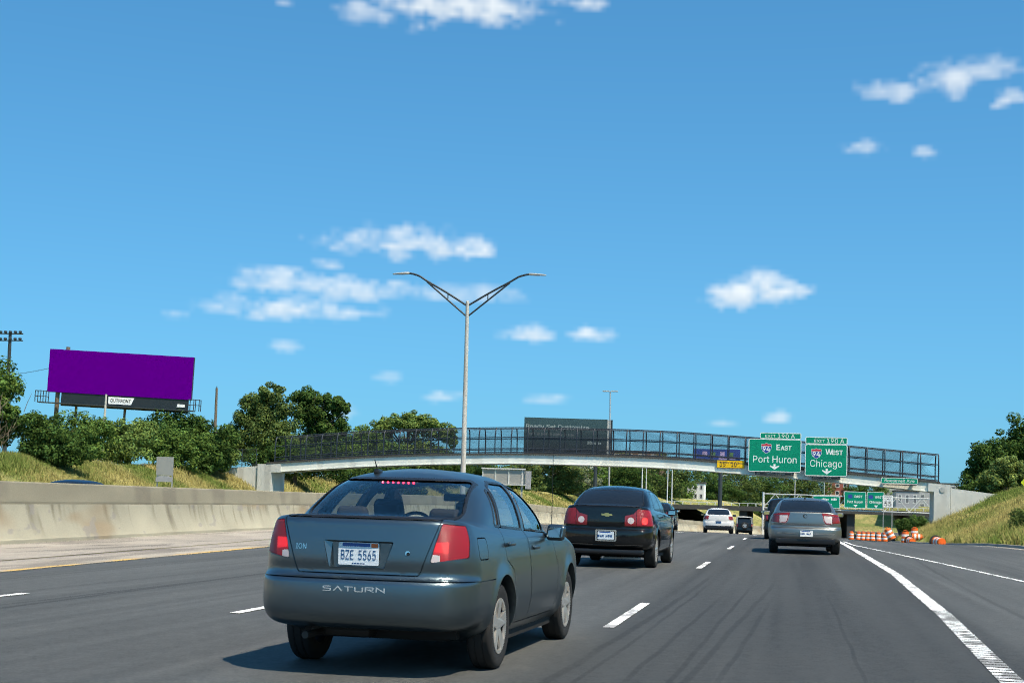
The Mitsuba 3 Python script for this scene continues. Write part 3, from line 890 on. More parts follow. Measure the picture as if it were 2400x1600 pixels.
# ------------------------------------------------------------------ signs hung on the footbridge
def lay(parent, name, mesh, mat, x, y, z, **k):
    mesh = mesh.copy()
    mesh.apply_translation((x, y, z))
    return put(parent, name, mikit.ply(mesh, mat, **k))
def bordered(parent, name, w, h, x, y, z, face='sign_green', edge='sign_white', r=.16, b=.05):
    """a sign panel: 6 cm thick plate with its printed border as a raised rim"""
    k = lay(parent, name, slab(rrect(w, h, r), 0, .06), face, x, y, z)
    lay(k, 'border', slab(rrect(w, h, r).difference(rrect(w - 2 * b, h - 2 * b, max(.02, r - b))), -.006, .006), edge, x, y, z)
    return k
def text_on(k, name, text, height, width, x, y, z, mat='sign_white', bold=True):
    lay(k, name, letters(text, height, width, .006, bold), mat, x, y - .002, z)
def word_bars(lens, h, gap, depth=.006, seed=0):
    """lettering too blurred to read: a row of letter-sized strokes in words of these lengths"""
    r = np.random.default_rng(seed)
    out, x = [], 0.0
    for n in lens:
        for _ in range(n):
            w = h * r.uniform(.35, .6)
            hh = h * r.uniform(.6, 1.0)
            out.append(sbox(x, 0, x + w, hh))
            x += w + h * .14
        x += gap
    g = affinity.translate(unary_union(out), -x / 2, -h / 2)
    return slab_multi(g, depth)
def slab_multi(g, depth):
    return cat([slab(q, -depth, depth) for q in getattr(g, 'geoms', [g])])
def shield(k, x, y, z, w):
    h = w * 1.02
    prof = [(-.5, .30), (-.44, .44), (-.3, .40), (-.15, .44), (0, .5), (.15, .44), (.3, .40), (.44, .44), (.5, .30), (.47, -.02), (.34, -.28), (0, -.5), (-.34, -.28), (-.47, -.02)]
    P = Polygon([(a * w, b * h) for a, b in prof]).buffer(.02)
    top = P.buffer(-.03 * w).intersection(sbox(-w, .22 * h, w, h))
    low = P.buffer(-.03 * w).intersection(sbox(-w, -h, w, .19 * h))
    lay(k, 'shield_rim', slab(P, -.012, .012), 'sign_white', x, y, z)
    lay(k, 'shield_top', slab(top, -.016, .004), 'sign_red', x, y, z)
    lay(k, 'shield_field', slab(low, -.016, .004), 'sign_blue', x, y, z)
    lay(k, 'shield_number', letters('94', h * .46, w * .74, .006), 'sign_white', x, y - .018, z - .04 * h)
def arrow_down(k, x, y, z, w):
    P = Polygon([(0, -.5), (.5, .08), (.5, .26), (.10, .02), (.10, .5), (-.10, .5), (-.10, .02), (-.5, .26), (-.5, .08)])
    lay(k, 'arrow', slab(affinity.scale(P, w, w * .62, origin=(0, 0)), -.006, .006), 'sign_white', x, y, z)
U = .0344
SY = 120.45
def guide_sign(label, x0, x1, z0, z1, tab, direction, city, cityw, shx, dirx, cx, tabtext):
    k = thing('guide_sign', label, 'road sign', 'green guide signs on the footbridge')
    p = bordered(k, 'panel', x1 - x0, z1 - z0, (x0 + x1) / 2, SY, (z0 + z1) / 2)
    t = bordered(k, 'exit_tab', tab[1] - tab[0], tab[3] - tab[2], (tab[0] + tab[1]) / 2, SY, (tab[2] + tab[3]) / 2, r=.1)
    tx, tz, h = (tab[0] + tab[1]) / 2, (tab[2] + tab[3]) / 2, tab[3] - tab[2]
    text_on(t, 'lettering', 'EXIT', h * .38, .84, tx + tabtext[0], SY, tz - .02, bold=False)
    text_on(t, 'number', '190 A', h * .60, 1.36, tx + tabtext[1], SY, tz, bold=False)
    shield(p, shx[0], SY, shx[1], shx[2])
    text_on(p, 'direction_initial', direction[0], .43, None, dirx[0] - dirx[2], SY, dirx[1] + .02)
    text_on(p, 'direction', direction[1:], .34, dirx[3], dirx[0] + .16, SY, dirx[1] - .025)
    text_on(p, 'lettering', city, .54, cityw, cx[0], SY, cx[1], bold=False)
    arrow_down(p, cx[2], SY, cx[3], .74)
    for x in np.linspace(x0 + .6, x1 - .6, 3):                            # brackets back to the girder, the lamp shelf below
        put(k, 'bracket', mikit.ply(box(x - .05, x + .05, SY + .065, 121.0, z0 - .25, z1 - .15), 'steel_dark'))
    put(k, 'lamp_shelf', mikit.ply(box(x0 + .8, x1 - .55, SY - .55, SY + .3, z0 - .24, z0 - .17), 'steel_dark'))
    for x in (x0 + 1.2, x1 - 1.0):
        put(k, 'lamp', mikit.ply(rbox(x - .25, x + .25, SY - .6, SY - .3, z0 - .165, z0 - .03, .04), 'steel_dark', smooth=40))
    return k
guide_sign('large green sign to Port Huron with a blue and red route shield', -3.28, .92, 4.22, 6.87, (-2.37, .90, 6.885, 7.39), 'EAST', 'Port Huron', 3.48, (-1.86, 6.11, .80), (-.45, 6.20, .47, .86), (-1.17, 5.23, -1.18, 4.63), (-.83, .45))
guide_sign('large green sign to Chicago, right of the Port Huron sign', 1.24, 4.56, 3.98, 6.53, (1.24, 4.55, 6.545, 7.11), 'WEST', 'Chicago', 2.52, (2.12, 5.78, .80), (3.62, 5.92, .50, .86), (2.90, 4.92, 2.96, 4.36), (-.55, .72))
k = thing('clearance_sign', 'yellow clearance sign reading 15 FT 10 IN on the footbridge girder', 'road sign')
p = bordered(k, 'panel', 2.25, .62, -4.72, 120.86, 4.77, 'sign_yellow', 'sign_black', .05, .02)
text_on(p, 'number', '15', .38, .46, -5.36, 120.86, 4.76, 'sign_black')
text_on(p, 'unit', 'FT', .17, .26, -4.98, 120.86, 4.86, 'sign_black', False)
text_on(p, 'number', '10', .38, .46, -4.46, 120.86, 4.76, 'sign_black')
text_on(p, 'unit', 'IN', .17, .20, -4.12, 120.86, 4.86, 'sign_black', False)
for x in (-5.3, -4.1):
    put(k, 'bracket', mikit.ply(box(x - .04, x + .04, 120.925, 121.0, 4.5, 5.0), 'steel_dark'))
k = thing('street_name_sign', 'narrow green name sign at the right end of the footbridge girder', 'road sign')
p = bordered(k, 'panel', 2.86, .46, 8.65, 120.55, 3.76, r=.1, b=.035)
text_on(p, 'lettering', 'Roosevelt Ave', .22, 2.3, 8.66, 120.55, 3.77, bold=False)
for x in (7.5, 9.8):
    put(k, 'bracket', mikit.ply(box(x - .05, x + .05, 120.615, 121.0, 3.55, 3.95), 'steel_dark'))
put(k, 'lamp_shelf', mikit.ply(box(7.4, 9.95, 120.1, 120.7, 3.40, 3.46), 'steel_dark'))
k = thing('logo_sign', 'blue sign with pale squares on a dark median pole beyond the footbridge', 'road sign')
p = lay(k, 'panel', slab(rrect(6.3, 1.5, .08), 0, .08), 'sign_blue', -9.7, 200, 8.35)
for i, x in enumerate((-1.6, -.5, .75, 1.9)):
    lay(p, 'square', slab(sbox(-.32, -.28, .32, .28), -.006, .006), 'logo_pale' if i % 2 == 0 else 'logo_green', -9.7 + x, 200, 8.35 + (.05 if i % 2 else .12))
lay(p, 'lower_print', slab(sbox(.3, -.62, 2.6, -.42), -.006, .006), 'logo_pale', -9.7, 200, 8.35)
put(k, 'pole', mikit.ply(tube([(-9.15, 200.3, -2.4), (-9.15, 200.3, 8.9)], .28, 12), 'steel_dark', smooth=True))

# ------------------------------------------------------------------ street lamps
def lamp_arm(k, s, x, y, z, span, arm_z, mat='steel_dark'):
    """an upswept double-bar arm, its bars joined near the bend"""
    up = [(x + s * .09, y, z - .10), (x + s * span * .30, y, z + arm_z * .385), (x + s * span * .54, y, z + arm_z * .735), (x + s * span * .67, y, z + arm_z * .93), (x + s * span * .80, y, z + arm_z)]
    t = np.linspace(0, 1, 5)
    pts = np.stack([PchipInterpolator(t, np.array(up)[:, i])(np.linspace(0, 1, 18)) for i in range(3)], 1)
    a = numbered(k + '__arm')
    put(a, 'upper_bar', mikit.ply(tube(pts, .055, 8), mat, smooth=True))
    j = np.array(up[2]) - [0, 0, .04]
    lo = np.array([x + s * .09, y, z - .68])
    put(a, 'lower_bar', mikit.ply(tube([lo, j], .048, 8), mat, smooth=True))
    mid_u, mid_l = pts[6], lo + (j - lo) * .46
    put(a, 'strut', mikit.ply(tube([mid_l, [mid_l[0], y, float(np.interp(abs(mid_l[0] - x), np.abs(pts[:, 0] - x), pts[:, 2]))]], .03, 6), mat))
    e = np.array(up[4])
    hd = mf.Manifold.batch_hull([mf.Manifold.sphere(.07, 10).translate((e[0] - s * .05, y, e[2])), mf.Manifold.sphere(.10, 10).scale((1, 1.3, .7)).translate((e[0] + s * .32, y, e[2] - .02)), mf.Manifold.sphere(.05, 10).scale((1, 2.0, .7)).translate((e[0] + s * (span * .2 - .05), y, e[2] - .05))])
    hv, hf = tri(hd)
    h = put(a, 'lamp_head', mikit.ply((hv, hf), 'steel_galv', smooth=40))
lp = thing('street_lamp', 'tall pale street lamp with two dark upswept arms on the median', 'street lamp')
zb = road_z(-17.5, 78) + 1.28
put(lp, 'pole', mikit.ply(tube([(-17.47, 78, zb), (-17.5, 78, 6.5), (-17.53, 78, 12.05)], [.15, .125, .095], 14), 'pole_pale', smooth=True))
put(lp, 'cap', mikit.ply(tube([(-17.53, 78, 12.05), (-17.53, 78, 12.12)], [.105, .05], 12), 'steel_galv', smooth=30))
put(lp, 'base_plate', mikit.ply(box(-17.67, -17.27, 77.8, 78.2, zb - .02, zb + .04), 'steel_galv'))
lamp_arm(lp, -1, -17.53, 78, 11.98, 4.30, 1.66)
lamp_arm(lp, 1, -17.53, 78, 11.98, 4.34, 1.60)
lp = thing('street_lamp', 'distant grey street lamp with short level arms in front of the dark billboard', 'street lamp')
put(lp, 'pole', mikit.ply(tube([(-15.85, 131, .6), (-16.0, 131, 11.35)], [.09, .055], 10), 'steel_galv', smooth=True))
for s in (-1, 1):
    put(lp, 'lamp_head', mikit.ply(rbox(-16.0 + s * .38 - .32, -16.0 + s * .38 + .32, 130.88, 131.12, 11.33, 11.43, .04), 'steel_galv', smooth=40))

# ------------------------------------------------------------------ billboards
bb = thing('billboard', 'large plain purple billboard above the shrubs on the left', 'billboard', None)
B0, B1 = np.array([-74.76, 138.0]), np.array([-60.29, 140.8])
bd = (B1 - B0) / np.linalg.norm(B1 - B0)
bm = np.array([[bd[0], -bd[1], 0, (B0 + B1)[0] / 2], [bd[1], bd[0], 0, (B0 + B1)[1] / 2], [0, 0, 1, 13.0], [0, 0, 0, 1.0]]) @ np.array([[1, 0, .03, 0], [0, 1, 0, 0], [-.03, 0, 1, 0], [0, 0, 0, 1.0]])
def on_board(parent, name, mesh, mat, kind=None):
    return put(parent, name, mikit.ply(mesh, mat, to_world=tw(bm)), kind=kind)
skew = np.array([[1, 0, 0, 0], [0, 1, 0, 0], [-.0, 0, 1, 0], [0, 0, 0, 1.0]])
pan = on_board(bb, 'panel', box(-7.36, 7.36, 0, .25, -2.19, 2.19), 'board_purple')
on_board(pan, 'frame', box(-7.40, 7.40, .255, .6, -2.2, 2.2), 'steel_dark')
on_board(bb, 'apron', box(-5.9, 7.1, .1, .4, -3.55, -2.20), 'board_black')
pq = on_board(bb, 'plaque', slab(Polygon([(-1.35, -.36), (1.0, -.36), (1.3, .36), (-1.35, .36)]), 0, .05).apply_translation((.30, .04, -2.72)), 'sign_white')
on_board(pq, 'lettering', letters('OUTFRONT', .34, 2.1, .01).apply_translation((.22, .03, -2.72)), 'sign_black')
on_board(bb, 'plaque', slab(sbox(-.4, -.15, .4, .15), 0, .05).apply_translation((6.4, .04, -2.85)), 'sign_white')
on_board(bb, 'catwalk', box(-8.0, 7.9, -.9, .05, -3.40, -3.30), 'steel_dark')
for s, x0 in ((-1, -8.0), (1, 7.1)):
    for x in (0, .55, 1.1):
        for y in (-.85, .0):
            on_board(bb, 'rail_post', tube([(x0 + x - (.25 if s < 0 else -.25), y, -3.35), (x0 + x - (.25 if s < 0 else -.25), y, -2.15)], .045, 6), 'steel_dark')
    for z in (-2.2, -2.75):
        q = x0 - (.25 if s < 0 else -.25)
        on_board(bb, 'hand_rail', tube([(q, 0, z), (q, -.85, z), (q + 1.1, -.85, z), (q + 1.1, 0, z)], .04, 6), 'steel_dark')
for x in (-6.4, -4.4, .6, 3.9):
    on_board(bb, 'post', tube([(x, .5, -10.4), (x, .5, -2.2)], .22 if x < -5 else .13, 10), 'wood_pole')
on_board(bb, 'post', tube([(-5.75, .75, -2.0), (-5.75, .75, 2.55)], .2, 10), 'wood_pole')
put('', 'timber_pole', mikit.ply(tube([(-67.6, 136.2, 2.6), (-67.4, 136.2, 10.7)], [.14, .10], 10), 'pole_pale', smooth=True))
tag('timber_pole', 'slim pale pole standing in front of the purple billboard', 'pole')

bb = thing('billboard', 'dark billboard with blurred pale lettering beyond the footbridge', 'billboard', None)
E0, E1 = np.array([-43.7, 240.8]), np.array([-30.1, 243.3])
bd = (E1 - E0) / np.linalg.norm(E1 - E0)
bm = np.array([[bd[0], -bd[1], 0, (E0 + E1)[0] / 2], [bd[1], bd[0], 0, (E0 + E1)[1] / 2], [0, 0, 1, 12.0], [0, 0, 0, 1.0]])
pan = on_board(bb, 'panel', box(-6.95, 6.95, 0, .3, -3.3, 3.35), 'board_teal_print')
on_board(pan, 'lettering', letters('Ready Set Customize', .62, 10.6, .01).apply_translation((-1.35, -.012, 1.82)), 'board_print_grey')
for lens, h_, x_, z_, mt in (((4, 2, 4, 2, 6, 2, 4), .42, -2.2, .62, 'board_print_dim'), ((5, 2), .5, 5.0, -.62, 'board_print_grey'), ((6,), .24, -.1, -2.0, 'board_print_dim')):
    on_board(pan, 'blurred_print', word_bars(lens, h_, h_ * .5, .01, int(h_ * 100)).apply_translation((x_, -.005, z_)), mt, kind='stuff')
on_board(bb, 'side_panel', box(7.3, 7.85, .05, .6, -3.3, 3.3), 'board_black')
on_board(bb, 'side_panel', box(6.97, 7.28, .1, .4, -3.3, 3.3), 'steel_galv')
on_board(bb, 'column', tube([(5.2, .9, -12), (5.2, .9, -3)], .3, 14), 'steel_dark')

# ------------------------------------------------------------------ gantry with signs, speed limit sign, overpass
ga = thing('sign_gantry', 'pale truss gantry with small green signs far down the road', 'gantry')
for x, z0 in ((-3.85, -3.6), (21.6, -2.0)):
    for yy in (229.3, 230.7):
        put(ga, 'post', mikit.ply(tube([(x, yy, z0), (x, yy, 3.8)], .16, 8), 'steel_white', smooth=True))
tr_x = np.linspace(-3.85, 21.6, 15)
for z in (1.4, 3.55):
    for yy in (229.3, 230.7):
        put(ga, 'chord', mikit.ply(tube([(-3.85, yy, z), (21.6, yy, z - .1)], .10, 6), 'steel_white', smooth=True))
for i in range(14):
    a, b = (1.4, 3.55) if i % 2 == 0 else (3.55, 1.4)
    put(ga, 'diagonal', mikit.ply(tube([(tr_x[i], 229.3, a), (tr_x[i + 1], 229.3, b)], .07, 6), 'steel_white', smooth=True))
def small_sign(label, x0, x1, z0, z1, top, bottom, shld, grp='small green signs on the far gantry'):
    k = thing('guide_sign', label, 'road sign', grp)
    p = bordered(k, 'panel', x1 - x0, z1 - z0, (x0 + x1) / 2, 228.9, (z0 + z1) / 2, r=.15, b=.07)
    cx, cz = (x0 + x1) / 2, (z0 + z1) / 2
    if shld:
        text_on(p, 'lettering', top, .34, 1.2, cx + .5, 228.9, cz + .5)
        text_on(p, 'lettering', bottom, .36, (x1 - x0) * .72, cx, 228.9, cz - .3)
    else:
        for zz, ln in ((.45, (5, 4)), (-.3, (4,))):
            lay(p, 'blurred_print', word_bars(ln, .36, .3, .008, 3), 'sign_white', cx + .6, 228.9, cz + zz, smooth=False)
    if shld:
        lay(p, 'route_shield', slab(rrect(.66, .6, .18), -.008, .008), 'sign_blue', cx - .7, 228.9, cz + .5)
        lay(p, 'arrow', slab(Polygon([(0, -.3), (.3, .1), (-.3, .1)]), -.008, .008), 'sign_white', cx + .1, 228.9, z0 + .42)
    for x in (x0 + .5, x1 - .5):
        put(k, 'bracket', mikit.ply(box(x - .06, x + .06, 228.965, 229.2, z0 + .1, z1 - .1), 'steel_dark'))
small_sign('small green gantry sign half hidden by the silver sedan roof', 3.6, 7.7, 1.63, 3.45, '', '', False)
small_sign('middle small green gantry sign right of the silver sedan', 8.29, 11.52, 1.74, 4.26, 'EAST', 'Port Huron', True)
small_sign('rightmost small green gantry sign beside the white speed limit sign', 11.66, 14.24, 1.72, 4.27, 'WEST', 'Chicago', True)
k = thing('speed_limit_sign', 'white speed limit 55 sign on two posts beside the orange barrels', 'road sign')
p = bordered(k, 'panel', 1.2, 1.45, 11.24, 174, 2.5, 'sign_white', 'sign_black', .06, .025)
text_on(p, 'lettering', 'SPEED', .15, .8, 11.24, 174, 3.0, 'sign_black')
text_on(p, 'lettering', 'LIMIT', .15, .7, 11.24, 174, 2.75, 'sign_black')
text_on(p, 'number', '55', .52, .8, 11.24, 174, 2.22, 'sign_black')
for x in (10.75, 11.73):
    put(k, 'post', mikit.ply(box(x - .04, x + .04, 174.065, 174.14, -1.8, 3.1), 'steel_galv'))
ov = thing('road_overpass', 'dark road bridge across the freeway in the far distance', 'bridge')
put(ov, 'deck', mikit.ply(box(-40, 70, 275, 326, .75, 1.45), 'dark_girder'))
put(ov, 'parapet', mikit.ply(box(-40, 70, 275.0, 275.25, 1.455, 1.62), 'dark_girder'))
for x in np.arange(-39, 33, 1.5):
    put(ov, 'railing_post', mikit.ply(box(x, x + .14, 275.05, 275.2, 1.625, 2.1), 'steel_white'))
put(ov, 'railing', mikit.ply(box(-40, 34, 275.05, 275.2, 2.105, 2.2), 'steel_white'))
for x in (-9.0, 10.6):
    put(ov, 'pier', mikit.ply(box(x, x + 1.4, 276, 325, -5.6, .74), 'dark_girder'))
put(ov, 'abutment', mikit.ply(prism_x([(24, -5.6), (34, -5.6), (34, .74), (22, .74)], 276, 325), 'abutment_concrete'))
put(ov, 'abutment', mikit.ply(prism_x([(-40, -5.6), (-27, -5.6), (-25, .74), (-40, .74)], 276, 325), 'abutment_concrete'))

# ------------------------------------------------------------------ poles, mast, other signs
fl = thing('floodlight_mast', 'dark stadium floodlight mast at the left edge behind the trees', 'mast')
put(fl, 'pole', mikit.ply(tube([(-89.3, 155.5, 2.5), (-89.2, 155.4, 19.2)], [.28, .18], 10), 'steel_dark', smooth=True))
for z in (18.1, 18.9):
    put(fl, 'crossbar', mikit.ply(box(-91.0, -87.6, 155.3, 155.5, z - .06, z + .06), 'steel_dark'))
for z in (18.1, 18.9):
    for i in range(6):
        x = -90.9 + .62 * i
        put(fl, 'lamp', mikit.ply(rbox(x - .17, x + .17, 155.0, 155.3, z + .05, z + .32, .08), 'steel_dark', smooth=40))
for name, x, y, z0, z1, r_, lab in (('utility_pole', -53.98, 132, 3, 11.2, .14, 'bare dark utility pole rising between the billboard and the big tree'),):
    k = thing(name, lab, 'pole')
    put(k, 'shaft', mikit.ply(tube([(x, y, z0), (x, y, z1)], [r_ * 1.2, r_ * .8], 10), 'wood_pole', smooth=True))
    put(k, 'insulator', mikit.ply(tube([(x, y, z1), (x, y, z1 + .15)], .04, 6), 'steel_dark'))
w0, w1 = np.array([-92.0, 150, 13.8]), np.array([-74.8, 139.0, 13.6])
t = np.linspace(0, 1, 12)[:, None]
put('', 'overhead_wire', mikit.ply(tube(w0 * (1 - t) + w1 * t - np.array([0, 0, .5]) * 4 * t * (1 - t), .025, 4), 'steel_dark'))
tag('overhead_wire', 'thin overhead wire running from the left edge to the purple billboard', 'wire')
k = thing('road_sign', 'pale grey back of a road sign on two posts on the left bank', 'road sign')
gz = 2.05
put(k, 'panel', mikit.ply(box(-43.5, -42.25, 96, 96.05, gz + .25, gz + 1.55), 'sign_back'))
put(k, 'lower_panel', mikit.ply(slab(Polygon([(-.6, 0), (.6, 0), (.6, .3), (.35, .42), (-.35, .42), (-.6, .3)]), 0, .04).apply_translation((-42.88, 95.94, gz - .2)), 'wall_grey'))
for x in (-43.43, -42.33):
    put(k, 'post', mikit.ply(box(x - .04, x + .04, 96.055, 96.12, -.8, gz + 1.5), 'steel_galv'))
k = thing('warning_sign', 'lime yellow diamond sign cut by the right edge', 'road sign')
zw_, xs_, ys_ = 2.95, 12.22, 78.6
put(k, 'panel', mikit.ply(slab(affinity.rotate(rrect(.80, .80, .06), 45), ys_, .02).apply_translation((xs_, 0, zw_)), 'sign_lime'))
put(k, 'symbol', mikit.ply(slab(unary_union([LineString([(-.2, -.25), (0, .1), (0, .32)]).buffer(.045), LineString([(.2, -.25), (0, .1)]).buffer(.045)]), ys_ - .006, .005).apply_translation((xs_, 0, zw_)), 'sign_black'))
put(k, 'post', mikit.ply(box(xs_ - .035, xs_ + .035, ys_ + .02, ys_ + .08, .2, zw_ + .5), 'steel_galv'))
# the back of a billboard-like board on the far left bank, and thin pale poles beyond the bridge
k = thing('board_back', 'pale frame of a low board on the left bank under the footbridge', 'sign')
put(k, 'frame', mikit.ply(cat([box(-37.6, -32.0, 178, 178.15, 5.15, 5.3), box(-37.6, -32.0, 178, 178.15, 3.2, 3.33)] + [box(x, x + .13, 178.155, 178.25, 3.2, 5.25) for x in (-37.5, -35.9, -34.2, -32.5)]), 'steel_white'))
put(k, 'panel', mikit.ply(box(-37.5, -32.1, 178.26, 178.33, 3.34, 5.1), 'sign_back'))
put(k, 'end_panel', mikit.ply(box(-32.0, -31.3, 178.02, 178.2, 2.8, 5.0), 'wall_grey'))
for x in (-37, -32.6):
    put(k, 'leg', mikit.ply(box(x, x + .2, 178.34, 178.5, -.5, 4.4), 'steel_galv'))
plain_pole = 'thin pale pole beyond the footbridge'
for x, y, z0, z1, lab in ((-21.2, 215, 1, 9.0, 'thin pale pole left of the black sedan roof beyond the footbridge'), (-25.1, 262, 2, 9.6, 'thin pale pole behind the black sedan roof'), (-19.5, 240, 1, 8.2, 'left one of two close pale poles right of the black sedan'), (-18.85, 241, 1, 8.2, 'right one of two close pale poles right of the black sedan'),
                          (-10.25, 226, -1, 6.0, 'thin pale pole just right of the dark median pole'), (1.3, 330, 0, 9.0, 'thin pale pole above the dark vehicle beside the silver sedan'), (8.0, 345, 0, 8.0, 'thin pale pole above the silver sedan')):
    k = thing('light_pole', lab, 'pole')
    put(k, 'shaft', mikit.ply(tube([(x, y, z0), (x, y, z1)], [.11, .07], 8), 'steel_white', smooth=True))
    put(k, 'bracket', mikit.ply(tube([(x, y, z1 - .05), (x + .5, y, z1 + .12), (x + 1.0, y, z1 + .15)], .05, 6), 'steel_white', smooth=True))

# ------------------------------------------------------------------ far buildings
def building(name, label, x0, x1, y0, y1, z0, z1, wall, floors=2, bays=4, roof='roof_dark', ww=.5):
    k = thing(name, label, 'building')
    put(k, 'wall', mikit.ply(box(x0, x1, y0, y1, z0, z1), wall))
    put(k, 'roof', mikit.ply(box(x0 - .2, x1 + .2, y0 - .2, y1 + .2, z1 + .003, z1 + .35), roof))
    fh, bw = (z1 - z0) / floors, (x1 - x0) / bays
    for i in range(floors):
        for j in range(bays):
            cx, cz = x0 + bw * (j + .5), z0 + fh * (i + .55)
            w = put(k, 'window', mikit.ply(box(cx - bw * ww / 2, cx + bw * ww / 2, y0 - .06, y0 - .003, cz - fh * .27, cz + fh * .27), 'steel_white' if wall != 'wall_white' else 'wall_grey'))
            put(w, 'pane', mikit.ply(box(cx - bw * ww / 2 + .15, cx + bw * ww / 2 - .15, y0 - .075, y0 - .063, cz - fh * .27 + .15, cz + fh * .27 - .15), 'window_dark' if wall != 'wall_grey' else 'window_grey'))
    return k
BY = 420
building('brick_building', 'red brick tower block above the silver sedan on the horizon', 10.2, 16.5, BY, BY + 14, 3, 11.4, 'brick_red', 4, 3)
building('brick_building', 'brown brick block behind the trees right of the black sedan', -49, -33, BY - 40, BY - 20, 3, 15.0, 'brick_brown', 4, 5)
building('white_building', 'low white building among the trees above the white sedan', -23.8, -19.9, 352, 360, 2.6, 6.8, 'wall_white', 2, 3)
building('white_building', 'small white block over the black sedan roof under the footbridge', -40.6, -37.6, 300, 310, 3, 9.9, 'wall_white', 2, 1)
building('grey_building', 'long grey white building far right behind the gantry', 24, 46, 420, 440, 2, 9.5, 'wall_grey', 3, 8)
building('white_building', 'pale low building right of the far gantry', 26.5, 32, 380, 392, 2.5, 6.6, 'wall_grey', 1, 3)

# ------------------------------------------------------------------ vegetation
bsdf('leaf', {'type': 'principledthin', 'base_color': {'type': 'mesh_attribute', 'name': 'vertex_color'}, 'roughness': .6, 'diff_trans': .45, 'eta': 1.4})
bsdf('grass_blade', {'type': 'principledthin', 'base_color': {'type': 'mesh_attribute', 'name': 'vertex_color'}, 'roughness': .8, 'diff_trans': .5, 'eta': 1.3})
plain('bark', (.10, .075, .05), .95)
plain('dry_twig', (.26, .20, .14), .95)
FOL = {'dark': (.070, .124, .032), 'mid': (.104, .174, .042), 'light': (.150, .222, .062), 'olive': (.114, .164, .050), 'silver': (.17, .20, .13), 'bright': (.19, .25, .075)}

def green_ply(v, f, c, n, mat):
    """leaves and blades carry rounded normals: each stands for a curved, many-bladed spray"""
    return {'type': 'ply', 'filename': meshkit.write_ply((v, f), False, color=c, normals=n), 'face_normals': False, 'bsdf': {'type': 'ref', 'id': mat}}

def leaf_mesh(pos, nrm, size, col, rng):
    n = len(pos)
    a = np.cross(nrm, rng.normal(size=(n, 3)))
    a /= np.linalg.norm(a, axis=1, keepdims=True) + 1e-9
    b = np.cross(nrm, a)
    L = size[:, None] * rng.uniform(.8, 1.5, (n, 1))
    w = size[:, None] * rng.uniform(.45, .8, (n, 1))
    v = np.stack([pos - a * L * .5, pos + b * w * .5 + nrm * w * .15, pos + a * L * .5, pos - b * w * .5 + nrm * w * .15], 1).reshape(-1, 3)
    k = np.arange(n)[:, None] * 4
    f = np.vstack([k + [0, 1, 2], k + [0, 2, 3]])
    return v, f, np.repeat(col, 4, axis=0)

def crown_mesh(blobs, n, size, tone, rng, clusters=60, gap=.0):
    """leaf clumps gathered on many small clusters inside the blobs (x, y, z, rx, ry, rz)"""
    base = np.array(FOL[tone])
    vol = np.array([b[3] * b[4] * b[5] for b in blobs]) ** .67
    V, F, Cc, N, at = [], [], [], [], 0
    per = np.maximum(6, (clusters * vol / vol.sum()).astype(int))
    for b, m_ in zip(blobs, per):
        c0, R = np.array(b[:3]), np.array(b[3:6])
        d = rng.normal(size=(m_, 3))
        d /= np.linalg.norm(d, axis=1, keepdims=True)
        rad = rng.uniform(.25, .98, m_)
        cc = c0 + d * R * rad[:, None]
        cr = R.mean() * rng.uniform(.24, .50, m_) * (60 / clusters) ** .22
        share = (n * vol[blobs.index(b)] / vol.sum() * cr ** 2 / (cr ** 2).sum()).astype(int)
        for c, r, k, t in zip(cc, cr, share, rng.uniform(.72, 1.32, m_)):
            e = rng.normal(size=(k, 3))
            e /= np.linalg.norm(e, axis=1, keepdims=True) + 1e-9
            p = c + e * (r * rng.uniform(.45, 1.08, k) ** .7)[:, None] * [1.05, 1.05, .82]
            nn = e * .8 + [0, 0, .45] + rng.normal(size=(k, 3)) * .45
            nn /= np.linalg.norm(nn, axis=1, keepdims=True)
            hue = rng.normal(0, .10, (k, 1))
            col = base * t * rng.uniform(.5, 1.65, (k, 1)) * np.hstack([1 + hue * 1.2, 1 + hue * .3, 1 - hue])
            v, f, c_ = leaf_mesh(p, nn, size * rng.uniform(.6, 1.4, k), col, rng)
            V.append(v), F.append(f + at), Cc.append(c_), N.append(np.repeat(nn * .6 + e * .7 + [0, 0, .15], 4, axis=0))
            at += len(v)
    N = np.vstack(N)
    return np.vstack(V), np.vstack(F), np.clip(np.vstack(Cc), .004, .5), N / np.linalg.norm(N, axis=1, keepdims=True)

def trunk_mesh(x, y, z0, z1, r, blobs, rng):
    ms = [tube([(x, y, z0 - .4), (x + .1 * r, y, (z0 + z1) / 2), (x + rng.normal() * .3, y + rng.normal() * .3, z1)], [r * 1.25, r * .9, r * .45], 8)]
    for b in blobs:
        s = z0 + (z1 - z0) * rng.uniform(.45, .8)
        for _ in range(2):
            e = np.array(b[:3]) + rng.normal(size=3) * np.array(b[3:6]) * .35
            mid = (np.array([x, y, s]) + e) / 2 + [0, 0, -.15]
            ms.append(tube([(x, y, s), mid, e], [r * .5, r * .3, r * .1], 6))
    return cat(ms)

def plant(name, label, category, x, y, blobs, n, size, tone, seed, clusters=60, r=.2, group=None, rel=True):
    """blobs relative to the ground point (dx, dy, height of centre, rx, ry, rz)"""
    rng = np.random.default_rng(seed)
    z = float(terrain(x, y))
    n, size, clusters = int(n * 1.6), size * .78, int(clusters * 1.7)
    bl = [(x + b[0], y + b[1], z + b[2], b[3], b[4], b[5]) for b in blobs]
    k = thing(name, label, category, group)
    v, f, c, nr = crown_mesh(bl, n, size, tone, rng, clusters)
    put(k, 'crown', green_ply(v, f, c, nr, 'leaf'))
    top = max(b[2] for b in blobs)
    put(k, 'trunk' if category == 'tree' else 'stem', mikit.ply(trunk_mesh(x, y, z, z + top, r, bl, rng), 'bark', smooth=40))
    return k

